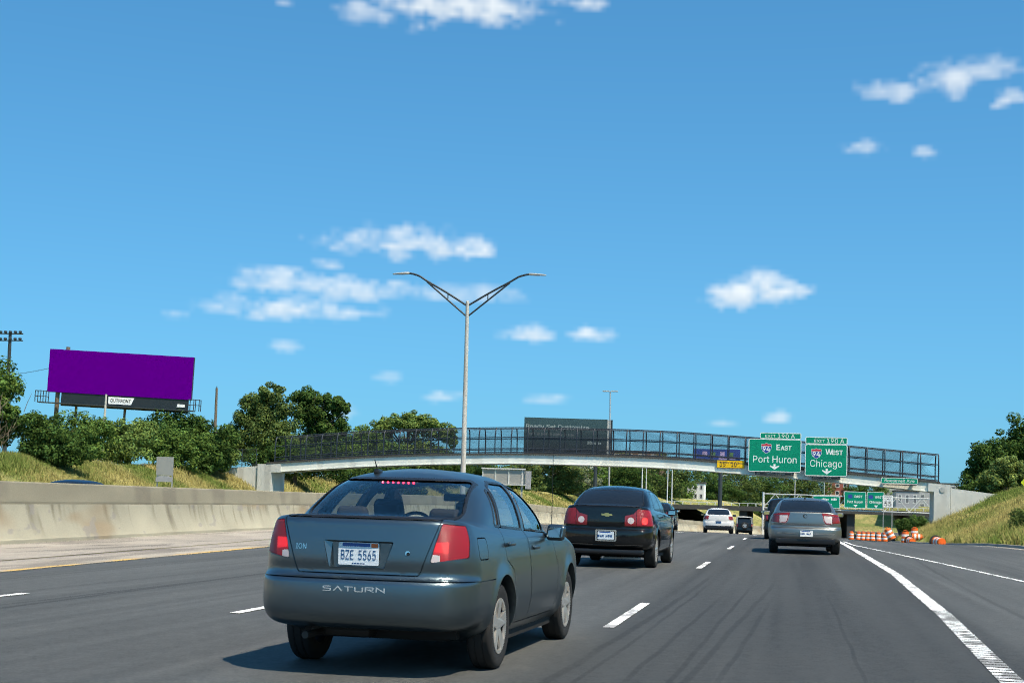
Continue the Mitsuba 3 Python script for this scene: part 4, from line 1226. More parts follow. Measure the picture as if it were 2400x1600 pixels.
# left bank, from the left edge to the footbridge
k = plant('tree', 'green tree with bare brown twigs below at the left edge', 'tree', -53.2, 90, [(-1.0, 0, 5.9, 2.4, 2.2, 1.6), (.5, 0, 4.6, 2.2, 2, 1.5), (-.6, 1, 2.2, 2.4, 1.6, 1.5), (1.7, 0, 3.0, 1.3, 1.2, 1.0)], 13000, .25, 'mid', 1, 110)
rng = np.random.default_rng(77)
tw_ = []
z0 = float(terrain(-52, 89))
for _ in range(170):
    a = np.array([-52.6 + rng.normal() * .9, 88.3 + rng.normal() * .5, z0 + rng.uniform(.3, 3.2)])
    d = np.array([rng.normal() * .5 + .3, rng.normal() * .3 - .2, rng.uniform(.5, 1.2)])
    tw_.append(tube([a, a + d * .6, a + d * 1.2 + rng.normal(size=3) * .15], [.028, .02, .008], 4, False))
put(k, 'dry_twigs', mikit.ply(cat(tw_), 'dry_twig'), kind='stuff')
plant('shrub', 'dark rounded shrub nearest the barrier on the left bank', 'shrub', -49.0, 91, [(0, 0, 1.5, 2.6, 2, 1.5), (-.8, 0, 2.4, 1.6, 1.4, 1.0), (1.6, .5, 1.0, 1.5, 1.4, 1.0), (.2, -.5, .6, 2.3, 1.5, .8)], 9000, .22, 'dark', 2, 90)
plant('shrub', 'mid green shrub below the left post of the purple billboard', 'shrub', -53.5, 103, [(0, 0, 2.2, 2.6, 2, 1.6), (1.8, 0, 2.6, 1.9, 1.6, 1.2), (-1.8, 0, 1.6, 1.8, 1.6, 1.2), (.5, -1, 1, 2.6, 1.6, 1)], 9000, .24, 'mid', 3, 90)
plant('shrub', 'pale green tufted shrub under the middle of the purple billboard', 'shrub', -51.3, 108, [(0, 0, 2.4, 2.0, 1.8, 1.4), (1.2, 0, 3.0, 1.4, 1.3, .9), (-1.2, 0, 2.9, 1.2, 1.2, .8), (0, -1, 1.1, 2.4, 1.6, 1.1)], 8000, .24, 'light', 4, 80)
plant('shrub', 'deep green shrub above the grey sign back on the left bank', 'shrub', -49.6, 113, [(0, 0, 2.2, 2.4, 2, 1.6), (1.5, 0, 2.0, 1.8, 1.6, 1.4), (-1.6, 0, 2.2, 1.8, 1.6, 1.2), (.3, -1, .9, 2.4, 1.6, 1)], 9000, .24, 'mid', 5, 90)
plant('shrub', 'dark green shrub at the foot of the bare utility pole', 'shrub', -48.6, 118, [(0, 0, 2.2, 2.3, 2, 1.6), (1.3, 0, 3.2, 1.5, 1.4, 1.1), (-1.4, 0, 1.8, 1.6, 1.6, 1.2), (.4, -.8, .9, 2.2, 1.6, 1)], 9000, .25, 'dark', 6, 90)
plant('shrub', 'bright green bush hiding the end of the footbridge fence', 'shrub', -49.2, 121.0, [(0, 0, 1.8, 1.7, 1.5, 1.3), (.9, 0, 1.3, 1.3, 1.3, 1.0), (-.6, 0, 2.6, 1.1, 1.1, .8)], 6000, .23, 'light', 7, 60)
plant('tree', 'dark tree standing behind the posts of the purple billboard', 'tree', -62.5, 141, [(0, 0, 4.6, 3.2, 2.6, 1.9), (2.8, 0, 4.2, 2.2, 2.2, 1.5), (-2.6, 0, 3.5, 2.2, 2, 1.6)], 8000, .32, 'dark', 8, 70)
plant('tree', 'low tree line piece left of the purple billboard posts', 'tree', -73.5, 140, [(0, 0, 2.6, 4.0, 2.6, 1.8), (4.5, 0, 2.6, 3.0, 2.4, 1.6), (-3, 0, 2.0, 2.6, 2, 1.6)], 6000, .34, 'mid', 9, 60)
plant('tree', 'tallest tree with a high rounded crown behind the left end of the footbridge', 'tree', -52.3, 141, [(.4, 0, 8.5, 1.9, 1.8, 1.3), (-.2, 0, 7.4, 2.2, 2.0, 1.6), (1.2, 0, 6.2, 2.6, 2.4, 2.0), (-1.8, 0, 5.2, 2.4, 2.2, 1.6), (.6, -1, 4.0, 3.6, 2.6, 2.0), (-3.0, 0, 3.4, 2.6, 2.2, 2.0), (-5.0, 0, 2.8, 2.2, 2.0, 1.8), (2.8, 0, 2.6, 2.6, 2.2, 2.0), (-1.2, 0, 6.4, 2.0, 2.0, 1.6)], 22000, .30, 'olive', 10, 190, .32)
plant('tree', 'broad dark tree with flat spreading limbs right of the tallest tree', 'tree', -49.6, 147, [(-.8, 0, 8.5, 2.2, 2, 1.0), (1.6, 0, 8.1, 2.0, 1.8, .8), (3.2, 0, 7.3, 1.6, 1.5, .7), (.2, 0, 6.6, 2.8, 2.4, 1.6), (2.6, 0, 5.4, 2.2, 2, 1.4), (1.0, 0, 3.8, 3.2, 2.6, 2.2)], 18000, .31, 'dark', 11, 150, .32)
plant('tree', 'feathery pale green tree left of the median lamp behind the footbridge', 'tree', -45.0, 170, [(0, 0, 8.2, 2.6, 2.2, 1.5), (2.6, 0, 7.8, 2.4, 2, 1.4), (-2.8, 0, 7.6, 2.2, 2, 1.3), (4.8, 0, 6.6, 2.0, 2, 1.2), (1, 0, 4.0, 5.0, 3, 2.0), (-3.5, 0, 3.0, 2.8, 2.2, 1.8)], 20000, .33, 'light', 12, 150, .3)
plant('tree', 'small rounded tree between the broad dark tree and the feathery tree', 'tree', -51.2, 174, [(0, 0, 5.4, 3.0, 2.4, 1.6), (-2.2, 0, 4.2, 2.2, 2, 1.8), (2, 0, 4.0, 2.2, 2, 1.8)], 8000, .34, 'mid', 13, 70)
plant('tree', 'dark low tree seen through the left half of the footbridge fence', 'tree', -46.5, 134, [(0, 0, 2.6, 3.2, 2.4, 1.8), (3.2, 0, 2.2, 2.6, 2, 1.6), (-3, 0, 2.4, 2.4, 2, 1.6)], 9000, .28, 'dark', 14, 80)
plant('tree', 'shadowy tree behind the middle of the left fence half', 'tree', -42.6, 150, [(0, 0, 3.0, 3.4, 2.4, 2.0), (3.2, 0, 2.6, 2.6, 2, 1.8), (-3, 0, 2.6, 2.4, 2, 1.8)], 9000, .3, 'dark', 15, 80)
plant('tree', 'olive tree behind the left fence half nearest the median lamp', 'tree', -47.8, 182, [(0, 0, 4.2, 3.4, 2.4, 2.4), (3.0, 0, 3.2, 2.6, 2, 2.0), (-3.0, 0, 3.0, 2.6, 2, 2.0), (0, 0, 1.4, 4.5, 2.4, 1.4)], 9000, .31, 'olive', 16, 80)
plant('tree', 'dark bushy tree behind the fence just left of the median lamp', 'tree', -44.6, 184, [(0, 0, 3.4, 3.2, 2.4, 2.2), (2.6, 0, 2.6, 2.4, 2, 1.8), (-3, 0, 3.0, 2.4, 2, 2.0), (0, 0, 1.4, 4.2, 2.4, 1.4)], 9000, .3, 'dark', 17, 80)
plant('tree', 'dark bushy tree behind the fence between the feathery tree and the tallest tree', 'tree', -48.2, 160, [(0, 0, 3.2, 3.6, 2.6, 2.2), (3.4, 0, 3.0, 2.8, 2, 2.0), (-3, 0, 2.6, 2.6, 2, 2.0)], 9000, .3, 'mid', 18, 80)
# beyond the footbridge, seen under its girder, left to right
under = [(-47.0, 222, 5.0, 'dark', 'dark tree under the footbridge left of the median lamp'), (-43.5, 236, 5.0, 'olive', 'low olive tree under the footbridge above the pale board frame'),
         (-39.5, 248, 6.5, 'olive', 'olive tree under the footbridge right of the pale board frame'), (-38.2, 258, 5.6, 'silver', 'silvery willow like tree under the footbridge'), (-38.6, 275, 6.0, 'mid', 'green tree behind the left end of the black sedan roof'),
         (-35.2, 300, 8.5, 'olive', 'tall olive tree behind the black sedan roof'), (-31.8, 292, 7.0, 'dark', 'dark tree behind the right end of the black sedan roof'), (-27.6, 318, 9.0, 'olive', 'tall olive tree right of the two pale poles'),
         (-26.8, 345, 6.4, 'mid', 'green tree left above the white sedan'), (-21.5, 372, 8.2, 'dark', 'dark tree at the foot of the dark median pole'), (-15.0, 380, 9.4, 'olive', 'tall tree between the clearance sign and the Port Huron sign'),
         (-9.0, 385, 9.4, 'dark', 'dark tree under the left half of the Port Huron sign'), (-2.1, 412, 9.4, 'olive', 'olive tree under the right half of the Port Huron sign'), (5.3, 415, 9.0, 'olive', 'olive tree under the Chicago sign'),
         (21.2, 418, 7.6, 'mid', 'green tree between the brick tower and the far gantry signs')]
for i, (x, y, h, tone, lab) in enumerate(under):
    w = h * .62
    plant('tree' if h > 2 else 'shrub', lab, 'tree' if h > 2 else 'shrub', x, y, [(0, 0, h * .72, w, w, h * .30), (w * .8, 0, h * .5, w * .8, w * .8, h * .3), (-w * .8, 0, h * .46, w * .8, w * .8, h * .3), (0, 0, h * .3, w * 1.2, w, h * .28), (-w * .5, 0, h * .12, w * .9, w, h * .16), (w * .6, 0, h * .12, w * .9, w, h * .16)], 6500, .30 + .02 * h, tone, 40 + i, 60)
for i, (x, y, lab) in enumerate([(-18.0, 372, 'low dark hedge beyond the overpass above the white sedan'), (-6.5, 374, 'low dark hedge beyond the overpass left of the gantry post')]):
    plant('hedge', lab, 'hedge', x, y, [(d, 0, 1.6 + .5 * (d % 2), 2.6, 1.8, 1.7) for d in (-5, -2.5, 0, 2.5, 5)], 6000, .34, 'dark', 90 + i, 70)
# right bank
plant('tree', 'large dark tree mass at the right edge beyond the footbridge', 'tree', 21.5, 134, [(0, 0, 6.0, 2.6, 2.2, 1.7), (2.4, 0, 6.3, 2.6, 2.2, 1.6), (-1.8, 0, 4.4, 2.4, 2.2, 1.6), (1, 0, 3.6, 3.6, 2.4, 2.2), (3.6, 0, 4.0, 2.6, 2.2, 2.2)], 18000, .28, 'dark', 61, 150, .3)
plant('tree', 'dark tree behind the right end of the footbridge fence', 'tree', 17.2, 133, [(0, 0, 3.8, 1.9, 1.8, 1.5), (.8, 0, 2.2, 2.2, 2, 1.6), (-1.2, 0, 2.2, 1.3, 1.4, 1.2)], 9000, .26, 'dark', 62, 80)
plant('shrub', 'sunlit pale green bush in front of the dark trees on the right bank', 'shrub', 17.2, 124.0, [(0, 0, 1.9, 1.7, 1.5, 1.2), (-.9, 0, 1.5, 1.2, 1.2, 1.0), (1.1, 0, 1.2, 1.4, 1.3, 1.0), (.1, 0, 2.7, 1.0, 1.0, .8)], 9000, .21, 'bright', 64, 70)
plant('shrub', 'low dark hedge behind the right wing wall', 'shrub', 14.6, 125.6, [(0, 0, 1.5, 1.6, 1.2, 1.0), (1.8, 0, 1.4, 1.4, 1.2, 1.0), (3.4, 0, 1.4, 1.5, 1.2, 1.0), (5.2, 0, 1.4, 1.5, 1.2, 1.0)], 9000, .22, 'dark', 65, 60)
plant('shrub', 'small dark bush under the right end of the footbridge', 'shrub', 12.6, 150, [(0, 0, .9, 1.5, 1.2, .8), (-1.2, 0, .6, 1.2, 1.2, .6)], 4000, .22, 'dark', 66, 40)
plant('shrub', 'dark weedy bush low on the right bank near the right edge', 'shrub', 10.9, 71.5, [(0, 0, .5, .8, .7, .5), (.5, .4, .6, .6, .6, .45)], 3500, .12, 'olive', 67, 40, .04)

# tall grass, each bank one mass
BARRELS = [(7.6, 112), (8.52, 112), (9.2, 112.3), (8.66, 108.5), (9.22, 110), (8.45, 86.5)]
def grass(name, label, area, n, hmin, hmax, seed, wid=.03, greens=.5):
    rng = np.random.default_rng(seed)
    x0, x1, y0, y1 = area
    y = y0 + (y1 - y0) * rng.random(n)
    u = x0 + (x1 - x0) * rng.random(n)
    for bx_, by_ in BARRELS:                              # trodden flat round the barrels, towards the road
        tt = np.clip((y - (by_ - 9)) / 9, 0, 1.05)
        near = (y > by_ - 9) & (y < by_ + .5) & (np.abs(u + C(y) - bx_ * (y / by_)) < .55)
        u = np.where(near, 0.0, u)
    ok = (u < -1) | (u > ku(y) + .22 + .25 * rng.random(n))
    u, y = u[ok], y[ok]
    n = len(u)
    x = u + C(y)
    p = np.stack([x / 3.0, y / 3.0, 0 * x], -1)
    h = (hmin + (hmax - hmin) * np.clip(meshkit.fbm(p, 3, seed) * 2.2 - .6, 0, 1)) * rng.uniform(.55, 1.3, n)
    keep = (meshkit.noise(p * 2.3, seed + 3) * .9 + .25 > rng.random(n))
    x, y, h, p = x[keep], y[keep], h[keep], p[keep]
    m_ = len(x)
    z = terrain(x, y) - .03
    a = rng.random(m_) * 2 * np.pi
    w = wid * rng.uniform(.6, 1.6, m_)
    d = np.stack([np.cos(a) * w, np.sin(a) * w, 0 * a], 1)
    lean = np.stack([rng.normal(size=m_) * .28 - .1, rng.normal(size=m_) * .28, np.ones(m_)], 1) * h[:, None]
    b = np.stack([x, y, z], 1)
    mid = b + lean * [.42, .42, .58]
    v = np.stack([b - d, b + d, mid + d * .8, mid - d * .8, b + lean], 1).reshape(-1, 3)
    k = np.arange(m_)[:, None] * 5
    f = np.vstack([k + [0, 1, 2], k + [0, 2, 3], k + [3, 2, 4]])
    g = meshkit.fbm(p * .55, 3, seed + 7)
    g = np.clip((g - .5) * 4 + greens + rng.normal(size=m_) * .25, 0, 1)[:, None]
    col = np.array([.315, .285, .11]) * (1 - g) + np.array([.12, .17, .042]) * g
    col = col * rng.uniform(.65, 1.3, (m_, 1))
    nr = np.stack([rng.normal(size=m_) * .35, rng.normal(size=m_) * .35 - .25, np.ones(m_)], 1)
    nr /= np.linalg.norm(nr, axis=1, keepdims=True)
    scene[name] = green_ply(v, f, np.clip(np.repeat(col, 5, axis=0), .01, .6), np.repeat(nr, 5, axis=0), 'grass_blade')
    used_names.add(name)
    labels[name] = {'label': label, 'category': 'grass', 'kind': 'stuff'}
grass('tall_grass', 'tall yellow green grass and weeds covering the right-hand bank', (6.6, 17.5, 46, 124), 130000, .10, .58, 101, .02, .66)
grass('verge_grass', 'ragged green weeds along the foot of the right-hand bank', (6.5, 10.6, 50, 135), 22000, .08, .34, 102, .018, .85)
grass('bank_grass', 'yellow green grass on the left bank behind the median barrier', (-54, -42.8, 60, 122), 110000, .12, .58, 103, .024, .62)
grass('far_bank_grass', 'yellow grass on the curving banks beyond the footbridge', (-54, -43.0, 124, 290), 60000, .2, .6, 104, .05, .25)
grass('far_verge_grass', 'yellow grass on the right bank beyond the footbridge', (6.8, 18, 124, 270), 40000, .2, .5, 105, .045, .35)

# ------------------------------------------------------------------ grey-green sedan in the foreground
ION = dict(
    bounds=((-1.02, -.15, .1), (1.02, 4.85, 1.55)), h=.025, paint='paint_slate', axles=(1.08, 3.70), wheel_r=.315, track=.825, tyre_w=.195, rim_r=.2,
    plan=[(0, .79), (.25, .825), (.7, .845), (1.3, .85), (2.4, .853), (3.4, .85), (4.1, .82), (4.69, .72)],
    sect=[(.15, .86), (.25, .915), (.36, .967), (.52, 1.0), (.66, .998), (.78, .985), (.92, .955), (1.02, .915), (1.1, .87), (1.2, .8)],
    rear=[(.2, .16), (.30, .085), (.36, .03), (.44, .006), (.56, 0), (.645, .004), (.668, .016), (.69, .05), (.72, .062), (.80, .055), (.92, .062), (1.02, .074), (1.06, .078), (1.09, .10), (1.12, .14), (1.3, .4)],
    rear_curve=.085, rear_curve4=.19, r_rear=.17, r_low=.15,
    front=[(.15, 4.6), (.3, 4.69), (.55, 4.69), (.7, 4.65), (.8, 4.55), (1.0, 4.2)],
    deck=[(0, 1.095), (.12, 1.115), (.3, 1.112), (.5, 1.095), (.7, 1.07), (1.2, 1.03), (2.5, .99), (3.3, .985), (3.55, .98), (3.9, .93), (4.3, .84), (4.69, .74)],
    deck_crown=.035, r_deck=.04,
    bot=[(0, .325), (.55, .32), (.75, .25), (1.0, .2), (1.5, .19), (3.3, .19), (3.6, .2), (4.1, .2), (4.7, .22)],
    gh_w=[(.8, .80), (.95, .775), (1.05, .755), (1.2, .695), (1.35, .615), (1.45, .55), (1.55, .48)],
    gh_plan=[(.3, .91), (.6, .955), (1.0, .985), (1.6, 1.0), (2.6, 1.0), (3.0, .97), (3.4, .93)],
    roof=[(.2, .93), (.40, 1.06), (.5, 1.125), (.7, 1.245), (.9, 1.345), (1.05, 1.402), (1.25, 1.445), (1.6, 1.470), (2.0, 1.470), (2.35, 1.442), (2.6, 1.385), (2.85, 1.275), (3.2, 1.07), (3.45, .93), (3.6, .85)],
    roof_crown=.085, r_roof=.15, r_blend=.05, flare=.02,
    cabin=(.42, 3.3, .96), gap=.009)
RW = [(-.615, 1.10), (.615, 1.10), (.53, 1.372), (-.53, 1.372)]
ION['windows'] = [
    ('rear_window', 'y', RW, .04, -.2, 1.3, 'glass_clear'),
    ('windshield', 'y', [(-.64, .995), (.64, .995), (.52, 1.36), (-.52, 1.36)], .05, 2.45, 4.0, 'glass_clear'),
    ('rear_quarter_window', 'x', [(1.10, 1.055), (1.205, 1.05), (1.385, 1.315), (1.30, 1.295)], .012, .3, 1.1, 'glass_tint'),
    ('rear_door_window', 'x', [(1.26, 1.048), (1.93, 1.022), (2.03, 1.365), (1.62, 1.372), (1.45, 1.335)], .02, .3, 1.1, 'glass_tint'),
    ('front_door_window', 'x', [(2.06, 1.018), (2.80, .99), (2.66, 1.15), (2.44, 1.325), (2.13, 1.362)], .02, .3, 1.1, 'glass_tint')]
TLr = [(.605, 1.066), (.755, 1.05), (.77, .838), (.535, .80)]
ION['panels'] = [
    ('trunk_lid', 'y', [(-.595, 1.3), (.595, 1.3), (.592, 1.07), (.46, .708), (-.46, .708), (-.592, 1.07)], .03, -.3, .43, None),
    ('bumper', 'y', [(-1, .2), (1, .2), (1, .672), (-1, .672)], 0, -.3, .80, None)]
for s in (1, -1):
    a, b = (.5, 1.1) if s > 0 else (-1.1, -.5)
    ION['panels'] += [('rear_door', 'x', [(1.40, .72), (1.20, .80), (1.17, 1.0), (1.20, 1.04), (1.985, 1.01), (2.02, .30), (1.62, .30), (1.50, .46)], .03, a, b, None),
                      ('front_door', 'x', [(2.01, 1.008), (2.92, .975), (3.13, .7), (3.10, .30), (2.04, .30)], .03, a, b, None)]
ION['panels'] += [('fuel_door', 'x', [(.43, .82), (.43, .97), (.66, .97), (.66, .82)], .03, .5, 1.1, None)]
ION['recess'] = [prism([(-.265, .935), (.27, .935), (.205, .748), (-.215, .748)], 'y', -.3, .105, 0, .012)]

car = thing('sedan', 'dark blue grey sedan nearest the camera with red brake lamps lit', 'car')
M_ION = place_mat(-2.82, 9.37, 0, 2.2, .972) @ np.diag([.925 / .972, 1, 1, 1])
m = M_ION
# tail lamps come first so that the trunk lid and the wings leave them their room
lamp_field = car_field(ION)
cb_tmp = CarBody(ION, .025)
lamp = {}
for s in (1, -1):
    pts = TLr if s > 0 else mirror(TLr)
    lamp[s] = (prism(pts, 'y', -.3, .31, 0, .012) ^ cb_tmp.outer) - cb_tmp.inner
    ION['recess'].append(prism(pts, 'y', -.3, .315, .005, .012) - cb_tmp.inner)
cb = build_sedan(car, ION, m)
for s in (1, -1):
    k = numbered(car + '__tail_light')
    zones = [('red_lens', [(.4, 2), (1.2, 2), (1.2, .955), (.4, .935)], 'lens_red'),
             ('brake_lamp', [(.4, .935), (.655, .947), (.655, .865), (.4, .893)], 'lens_brake'),
             ('side_lens', [(.655, .948), (1.2, .955), (1.2, .5), (.655, .5)], 'lens_red'),
             ('lower_lens', [(.4, .893), (.655, .865), (.655, .5), (.615, .5), (.600, .852), (.4, .874)], 'lens_red_light'),
             ('reversing_lamp', [(.4, .874), (.600, .852), (.615, .5), (.4, .5)], 'lens_clear')]
    for nm, pts, mat in zones:
        pz = prism(pts if s > 0 else mirror(pts), 'y', -.4, .5)
        d = body_ply(lamp[s] ^ pz, cb.f, mat, m)
        if d:
            if nm == 'brake_lamp':
                d['emitter'] = {'type': 'area', 'radiance': rgb(.16, .004, .006)}      # the brake lamps are lit
            put(k, nm, d)
# number plate in its recess
rec_o = [(-.262, .932), (.267, .932), (.203, .75), (-.213, .75)]
rec_i = [(-.205, .922), (.245, .922), (.19, .757), (-.19, .757)]
yo = [float(brentq(lambda y, a=a, b=b: cb.f(np.array([a]), np.array([y]), np.array([b]))[0], -.05, .3)) for a, b in rec_o]
vv = [(a, y + .002, b) for (a, b), y in zip(rec_o, yo)] + [(a, .103, b) for a, b in rec_i]
put(car, 'plate_recess', mikit.ply((vv, [(0, 4, 5), (0, 5, 1), (1, 5, 6), (1, 6, 2), (2, 6, 7), (2, 7, 3), (3, 7, 4), (3, 4, 0), (4, 7, 6), (4, 6, 5)]), 'paint_slate', to_world=tw(m)))
def licence_plate(car, m, y, cz, w, hgt, text, tilt=0, cx=0.0, mat='plate_white', top='plate_blue', ink='plate_ink'):
    k = numbered(car + '__licence_plate')
    mm = m @ np.array([[1, 0, 0, cx], [0, 1, -math.sin(tilt), y], [0, 0, 1, cz], [0, 0, 0, 1.0]])
    put(k, 'plate', mikit.ply(slab(rrect(w, hgt, .012), 0, .004), mat, to_world=tw(mm)))
    put(k, 'band', mikit.ply(slab(sbox(-w * .40, hgt * .32, w * .28, hgt * .47), -.0015, .0012), top, to_world=tw(mm)))
    if text:
        t = letters(text, hgt * .42, w * .86, .002, False)
        t.apply_translation((0, -.0022, -.008))
        put(k, 'lettering', mikit.ply(t, ink, to_world=tw(mm)))
    return k, mm
k, mm = licence_plate(car, m, .088, .845, .308, .155, 'BZE  5565')
put(k, 'registration_sticker', mikit.ply(slab(sbox(.095, .045, .145, .072), -.002, .0015), 'sticker_orange', to_world=tw(mm)))
put(k, 'lower_print', mikit.ply(cat([slab(sbox(x, -.072, x + w, -.062), -.001, .001) for x, w in ((-.05, .012), (-.034, .02), (-.01, .016), (.01, .022), (.036, .012))]), 'plate_ink', to_world=tw(mm)), kind='stuff')
# raised maker's name on the bumper, drawn as strokes
def strokes(paths, w):
    return unary_union([LineString(p).buffer(w / 2, cap_style=2, join_style=2) for p in paths])
SAT = {'S': [[(1, 1), (.1, 1), (0, .85), (.1, .55), (.9, .5), (1, .2), (.9, 0), (-.05, 0)]], 'A': [[(0, 0), (.55, 1), (1.1, 0)]], 'T': [[(0, 1), (1.1, 1)], [(.5, 1), (.5, 0)]],
       'U': [[(0, 1), (0, .2), (.15, 0), (1, 0)], [(1, 1), (1, 0)]], 'R': [[(0, 0), (0, 1), (.9, 1), (1, .8), (.9, .5), (.3, .5), (1.05, 0)]], 'N': [[(0, 0), (0, 1), (1, 0), (1, 1)]]}
def scripted(word, w, hgt, sw):
    shapes, x = [], 0
    for ch in word:
        g = strokes(SAT[ch], sw / hgt)
        shapes.append(affinity.translate(affinity.scale(g, 1.15, 1, origin=(0, 0)), x, 0))
        x += 1.62
    g = unary_union(shapes)
    b = g.bounds
    return affinity.translate(affinity.scale(affinity.translate(g, -(b[0] + b[2]) / 2, -(b[1] + b[3]) / 2), w / (b[2] - b[0]), hgt / (b[3] - b[1]), origin=(0, 0)), 0, 0)
def on_skin(cb, mesh, lift=.0015):
    """lay upright artwork (facing -y) on the skin of a car: its front follows the surface"""
    v = mesh.vertices
    y0 = v[:, 1].min()
    ys = v[:, 1] - y0
    lo, hi = np.full(len(v), -.1), np.full(len(v), .35)
    for _ in range(30):
        mid = (lo + hi) / 2
        out = cb.f(v[:, 0], mid, v[:, 2]) > 0
        lo, hi = np.where(out, mid, lo), np.where(out, hi, mid)
    mesh.vertices[:, 1] = hi - lift - .002 + ys
    return mesh
g = scripted('SATURN', .47, .042, .007)
a = math.radians(0)
art = cat([slab(q, 0, .003) for q in getattr(g, 'geoms', [g])]).subdivide_to_size(.03)
art.apply_translation((.0, 0, .607))
put(car, 'maker_lettering', mikit.ply(on_skin(cb, art), 'letter_silver', to_world=tw(m)))
art = letters('ION', .036, .085, .003, False)
art.apply_translation((-.44, 0, .885))
put(car, 'model_badge', mikit.ply(on_skin(cb, art), 'chrome', to_world=tw(m)))
art = slab(Point(0, 0).buffer(.017, 12), 0, .004)
art.apply_translation((.375, 0, .86))
lk = put(car, 'trunk_lock', mikit.ply(on_skin(cb, art), 'black_trim', to_world=tw(m)))
art = slab(Point(0, 0).buffer(.017, 12).difference(Point(.004, -.006).buffer(.014, 12)), 0, .003)
art.apply_translation((.375, 0, .86))
put(lk, 'ring', mikit.ply(on_skin(cb, art, .004), 'chrome', to_world=tw(m)))
# high brake lamp behind the top of the rear window
bar = rbox(-.16, .16, .95, 1.0, 1.335, 1.36, .006)
hb = put(car, 'high_brake_light', mikit.ply(bar, 'black_trim', to_world=tw(m)))
for i in range(7):
    led = trimesh.creation.icosphere(2, .0085)
    led.apply_translation((-.126 + .042 * i, .945, 1.349))
    put(hb, 'lamp', mikit.ply(led, 'lens_red', smooth=True, to_world=tw(m), emitter={'type': 'area', 'radiance': rgb(3.2, .06, .16)}))
# aerials
ant = cat([rbox(-.022, .022, 1.16, 1.27, 1.42, 1.462, .012), tube([(0, 1.2, 1.45), (0, 1.12, 1.53)], [.006, .004], 6)])
ant.apply_translation((-.26, 0, -.01))
put(car, 'roof_aerial', mikit.ply(ant, 'black_trim', smooth=30, to_world=tw(m)))
put(car, 'whip_aerial', mikit.ply(tube([(.74, 3.3, .93), (.74, 3.29, 1.66)], [.004, .0022], 6), 'black_trim', to_world=tw(m)))
# mirrors, handles, exhaust
for s in (1, -1):
    k = numbered(car + '__door_mirror')
    sh = mf.Manifold.batch_hull([mf.Manifold.sphere(.035, 12).translate(p) for p in [(.86, 2.72, 1.02), (.965, 2.70, 1.015), (.85, 2.72, .95), (.955, 2.70, .95)]] + [mf.Manifold.sphere(.03, 12).translate(p) for p in [(.87, 2.83, .99), (.93, 2.81, .99)]])
    sv, st = tri(sh)
    arm = rbox(.76, .85, 2.74, 2.81, .945, .975, .01)
    av, at_ = np.array(arm.vertices), np.array(arm.faces)
    gl = slab(rrect(.13, .085, .025, .908, .985), 2.667, .004)
    for nm, (vx, fx), mt in (('shell', (sv, st), 'paint_slate'), ('arm', (av, at_), 'black_trim'), ('mirror_glass', (np.array(gl.vertices), np.array(gl.faces)), 'mirror')):
        vx = vx * [s, 1, 1]
        put(k, nm, mikit.ply((vx, fx if s > 0 else fx[:, ::-1]), mt, smooth=40, to_world=tw(m)))
    for yh, zh in ((1.30, .915), (2.22, .87)):
        hd = rbox(-.012, .022, -.085, .085, -.016, .016, .012)
        hd.apply_translation((.838, yh, zh))
        vx = np.array(hd.vertices) * [s, 1, 1]
        put(car, 'door_handle', mikit.ply((vx, np.array(hd.faces) if s > 0 else np.array(hd.faces)[:, ::-1]), 'paint_slate', smooth=40, to_world=tw(m)))
put(car, 'exhaust_pipe', mikit.ply(tube([(-.40, .12, .27), (-.40, .5, .27), (-.3, .9, .3)], .026, 12), 'dark_metal', smooth=40, to_world=tw(m)))
put(car, 'silencer', mikit.ply(rbox(-.50, -.02, .45, .66, .235, .33, .045), 'dark_metal', smooth=40, to_world=tw(m)))
for x, y, rr in ((-.36, 2.0, 0), (.36, 2.0, 0), (-.38, 1.18, 1), (.38, 1.18, 1)):
    seat(car, m, x, y, .5, rr)
put(car, 'rear_view_mirror', mikit.ply(rbox(-.12, .12, 2.62, 2.65, 1.22, 1.285, .015), 'black_trim', smooth=40, to_world=tw(m)))
put(car, 'dashboard', mikit.ply(rbox(-.66, .66, 2.72, 3.2, .7, .965, .05), 'interior_dark', smooth=40, to_world=tw(m)))
st = trimesh.creation.torus(.18, .016, 24, 8)
st.apply_transform(trimesh.transformations.rotation_matrix(math.radians(65), (1, 0, 0)))
st.apply_translation((-.36, 2.52, .95))
put(car, 'steering_wheel', mikit.ply(st, 'black_trim', smooth=40, to_world=tw(m)))

